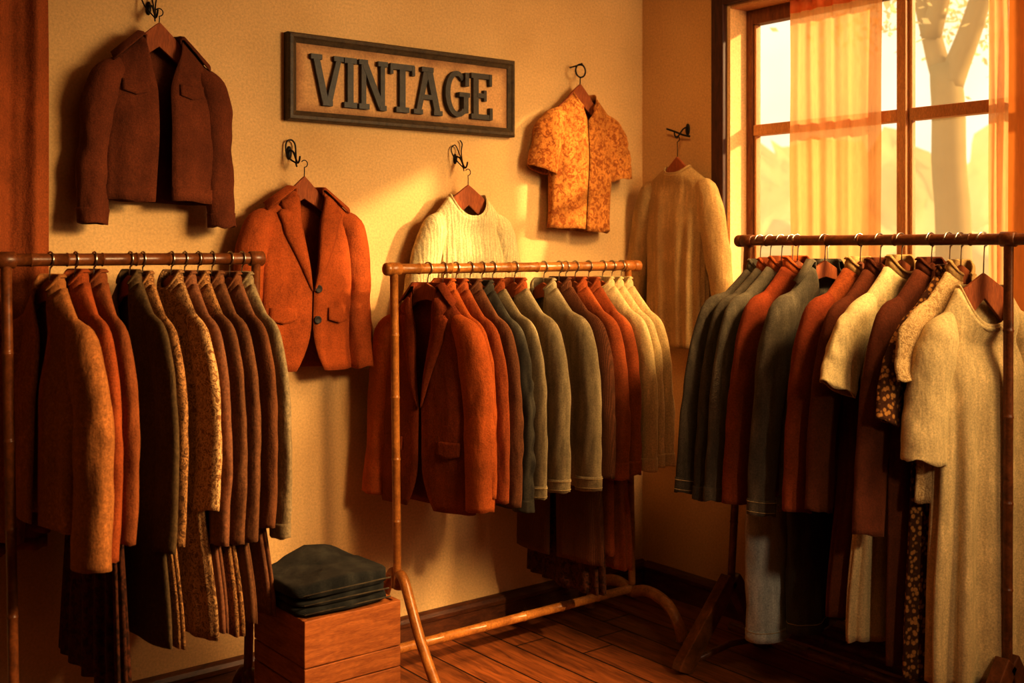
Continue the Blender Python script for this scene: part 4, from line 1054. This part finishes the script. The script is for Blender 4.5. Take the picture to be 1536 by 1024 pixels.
def tree(px, X, label, lean=0, seed=0, s=1.0):
    p = on_x(px, 0, X); o = thing('garden_tree', label, 'tree', (X, p.y, -.06))
    bm = bmesh.new()
    def br(pts, r0, r1):
        c = curve_pts(pts, 6); n = len(c); sweep(bm, [q+Vector((.03*nz(q.z*2,seed,1), .03*nz(q.z*2,seed,7), 0)) for q in c], [r0+(r1-r0)*i/(n-1) for i in range(n)], 10)
    br([(0,0,0),(.02,-.03,1.0),(0,.0,2.0),(0,.02,2.75)], .125*s, .10*s)
    br([(0,.02,2.6),(.05,.20,3.1),(.1,.42,3.8),(.1,.55,4.6)], .075*s, .035*s)
    br([(0,.0,2.6),(0,-.16,3.0),(-.1,-.38,3.5),(-.1,-.7,4.3)], .085*s, .04*s)
    br([(0,-.25,3.2),(0,-.6,3.4),(0,-1.1,3.9)], .06*s, .02*s)
    br([(.02,.15,2.95),(0,.0,3.5),(0,-.1,4.3)], .07*s, .03*s)
    obj('trunk', bm, M['bark'], o)
    bm = bmesh.new(); rnd = random.Random(seed)
    cl = [Vector((rnd.gauss(.1,.35), rnd.uniform(-1.7,1.1), rnd.uniform(3.05,4.6))) for _ in range(26)]
    for k in range(4200):
        c = rnd.choice(cl)+Vector((rnd.gauss(0,.16), rnd.gauss(0,.17), rnd.gauss(0,.14)))
        q = .018+.022*rnd.random(); a, b2 = Vector((rnd.gauss(0,1),rnd.gauss(0,1),rnd.gauss(0,1))).normalized(), Vector((rnd.gauss(0,1),rnd.gauss(0,1),rnd.gauss(0,1))).normalized()
        vs = [bm.verts.new(c+a*q), bm.verts.new(c+b2*q*.5), bm.verts.new(c-a*q), bm.verts.new(c-b2*q*.5)]; bm.faces.new(vs)
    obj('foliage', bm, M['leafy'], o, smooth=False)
tree(1425, 3.2, 'pale hazy forked tree seen through the upper window pane', seed=3)
def bush(px, X, zc_, r, label, seed):
    p = on_x(px, 0, X); o = thing('garden_bush', label, 'bush', (X, p.y, -.06)); rnd = random.Random(seed)
    bm = bmesh.new(); sweep(bm, curve_pts([(0,0,0),(.03,.02,zc_*.5),(0,0,zc_)], 5), [.05]*11, 8); obj('stem', bm, M['bark'], o)
    bm = bmesh.new()
    bmesh.ops.create_icosphere(bm, subdivisions=4, radius=1)
    for v in bm.verts:
        k = 1+.35*nz(v.co.x*2+seed, v.co.y*2, v.co.z*2)+.18*nz(v.co.x*6, v.co.y*6+seed, v.co.z*6)
        v.co = Vector((v.co.x*r[0]*k, v.co.y*r[1]*k, max(.05, zc_+v.co.z*r[2]*k)))
    obj('foliage', bm, M['leafy'], o)
bush(1500, 6.6, .8, (.7,1.0,.85), 'pale hazy rounded bush beyond the lower right-hand pane', 2)
bush(1240, 7.4, .8, (.8,1.1,.95), 'pale hazy bush seen behind the orange sheer curtain', 5)
p = on_x(1330, 0, 9.6); o = thing('garden_hedge', 'tall pale hazy hedge closing the garden far beyond the window', 'hedge', (9.6, p.y, -.06))
bm = bmesh.new(); rows = []
for i in range(25):
    v = i/24; row = []
    for j in range(90):
        y = -8+16*j/89; z = 3.05*v*(1+.22*nz(y*.9, 1, 3)+.13*nz(y*2.6, 2, 3)+.05*nz(y*7, 4, 3)); x = .5*nz(y*1.1, z*1.4, 2)+.25*nz(y*3, z*3, 6)+.5*v*v
        row.append((x, y, z))
    rows.append(row)
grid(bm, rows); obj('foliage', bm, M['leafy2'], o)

# ------------------------------------------------------------------ light
w = bpy.data.worlds.new('world'); S.world = w; w.use_nodes = True; nt = w.node_tree; nt.nodes.clear()
o_ = nt.nodes.new('ShaderNodeOutputWorld'); bg = nt.nodes.new('ShaderNodeBackground')
tc = nt.nodes.new('ShaderNodeTexCoord'); nzn = nt.nodes.new('ShaderNodeTexNoise'); nzn.inputs['Scale'].default_value = 7; nzn.inputs['Detail'].default_value = 3
nt.links.new(tc.outputs['Generated'], nzn.inputs['Vector'])
c = mixc(nt, ramp(nt, nzn.outputs[0], .38, .62), (1.0,.89,.68,1), (1.0,.96,.85,1)); nt.links.new(c, bg.inputs[0]); bg.inputs[1].default_value = 1.12
nt.links.new(bg.outputs[0], o_.inputs[0])
def lamp(name, typ, loc, direction, energy, color, **k):
    l = bpy.data.lights.new(name, typ); l.energy = energy; l.color = color
    for a, v in k.items(): setattr(l, a, v)
    o = bpy.data.objects.new(name, l); COL.objects.link(o); o.location = loc
    o.rotation_euler = Vector(direction).to_track_quat('-Z', 'Y').to_euler(); return o
sund = Vector((-1.35,1.37,-.66))
lamp('sun', 'SUN', (4,-3,5), sund, 6.0, (1,.80,.46), angle=math.radians(2.5))
lamp('window_portal', 'AREA', (.19,(WY0+WY1)/2,(WZ0+WZ1)/2), (-1,0,0), 1, (1,1,1), shape='RECTANGLE', size=2.1, size_y=1.5)
bpy.data.lights['window_portal'].cycles.is_portal = True
kp = Vector((-1.45,0,1.95)); kl = Vector((-.42,-3.25,2.35))
lamp('key_light', 'AREA', kl, kp-kl, 13.3, (1,.84,.52), shape='RECTANGLE', size=.8, size_y=.8, spread=math.radians(86))  # added key from the front right, brightens back wall and middle rack
kp = Vector((-2.5,-.4,.80)); kl = Vector((-1.0,-3.5,2.3))
lamp('left_rack_fill', 'AREA', kl, kp-kl, 12.5, (1,.72,.36), shape='RECTANGLE', size=.5, size_y=.5, spread=math.radians(44))  # added out-of-view fill for the left rack, no track fixture exists
lamp('side_fill', 'AREA', (-.12,-3.15,1.75), (-1,.30,-.12), 33, (1,.70,.34), shape='RECTANGLE', size=1.0, size_y=1.4)  # added fill from the right, the wall has no second window here
lamp('overhead_fill', 'AREA', (-1.9,-2.0,2.86), (0,.1,-1), 9, (1,.55,.19), shape='RECTANGLE', size=1.6, size_y=1.6)  # added warm overhead fill to lift the shadows, no ceiling fixture
kp = Vector((-.65,-.45,1.0)); kl = Vector((-.22,-2.4,2.78))
lamp('corner_fill', 'AREA', kl, kp-kl, 10, (1,.74,.36), shape='RECTANGLE', size=.4, size_y=.4, spread=math.radians(60))  # added lamp brightening the far end of the middle rack
kp = Vector((0,-.5,1.9)); kl = Vector((-1.5,-1.5,2.84))
lamp('right_wall_fill', 'AREA', kl, kp-kl, 3.6, (1,.64,.24), shape='RECTANGLE', size=.4, size_y=.4, spread=math.radians(70))  # added fill that lifts the right wall and window frame
kp = Vector((-.42,-1.35,.45)); kl = Vector((-1.7,-4.2,2.1))
lamp('low_spot', 'SPOT', kl, kp-kl, 95, (1,.84,.56), spot_size=math.radians(25), spot_blend=1.0, shadow_soft_size=.12)  # added spot brightening the jeans and lower dresses on the window rack
fp = Vector((-1.14,-.62,.02)); fl_ = Vector((-.95,-3.6,2.25))
lamp('floor_spot', 'SPOT', fl_, fp-fl_, 900, (1,.74,.38), spot_size=math.radians(19), spot_blend=1.0, shadow_soft_size=.05)  # added unseen spot that makes the bright patch on the floor

S.view_settings.view_transform = 'Standard'
S.view_settings.look = 'None'
S.view_settings.exposure = 0.25
S.view_settings.gamma = 0.80
S.cycles.use_denoising = True
S.cycles.max_bounces = 8
S.cycles.transparent_max_bounces = 16
S.cycles.sample_clamp_indirect = 6.0
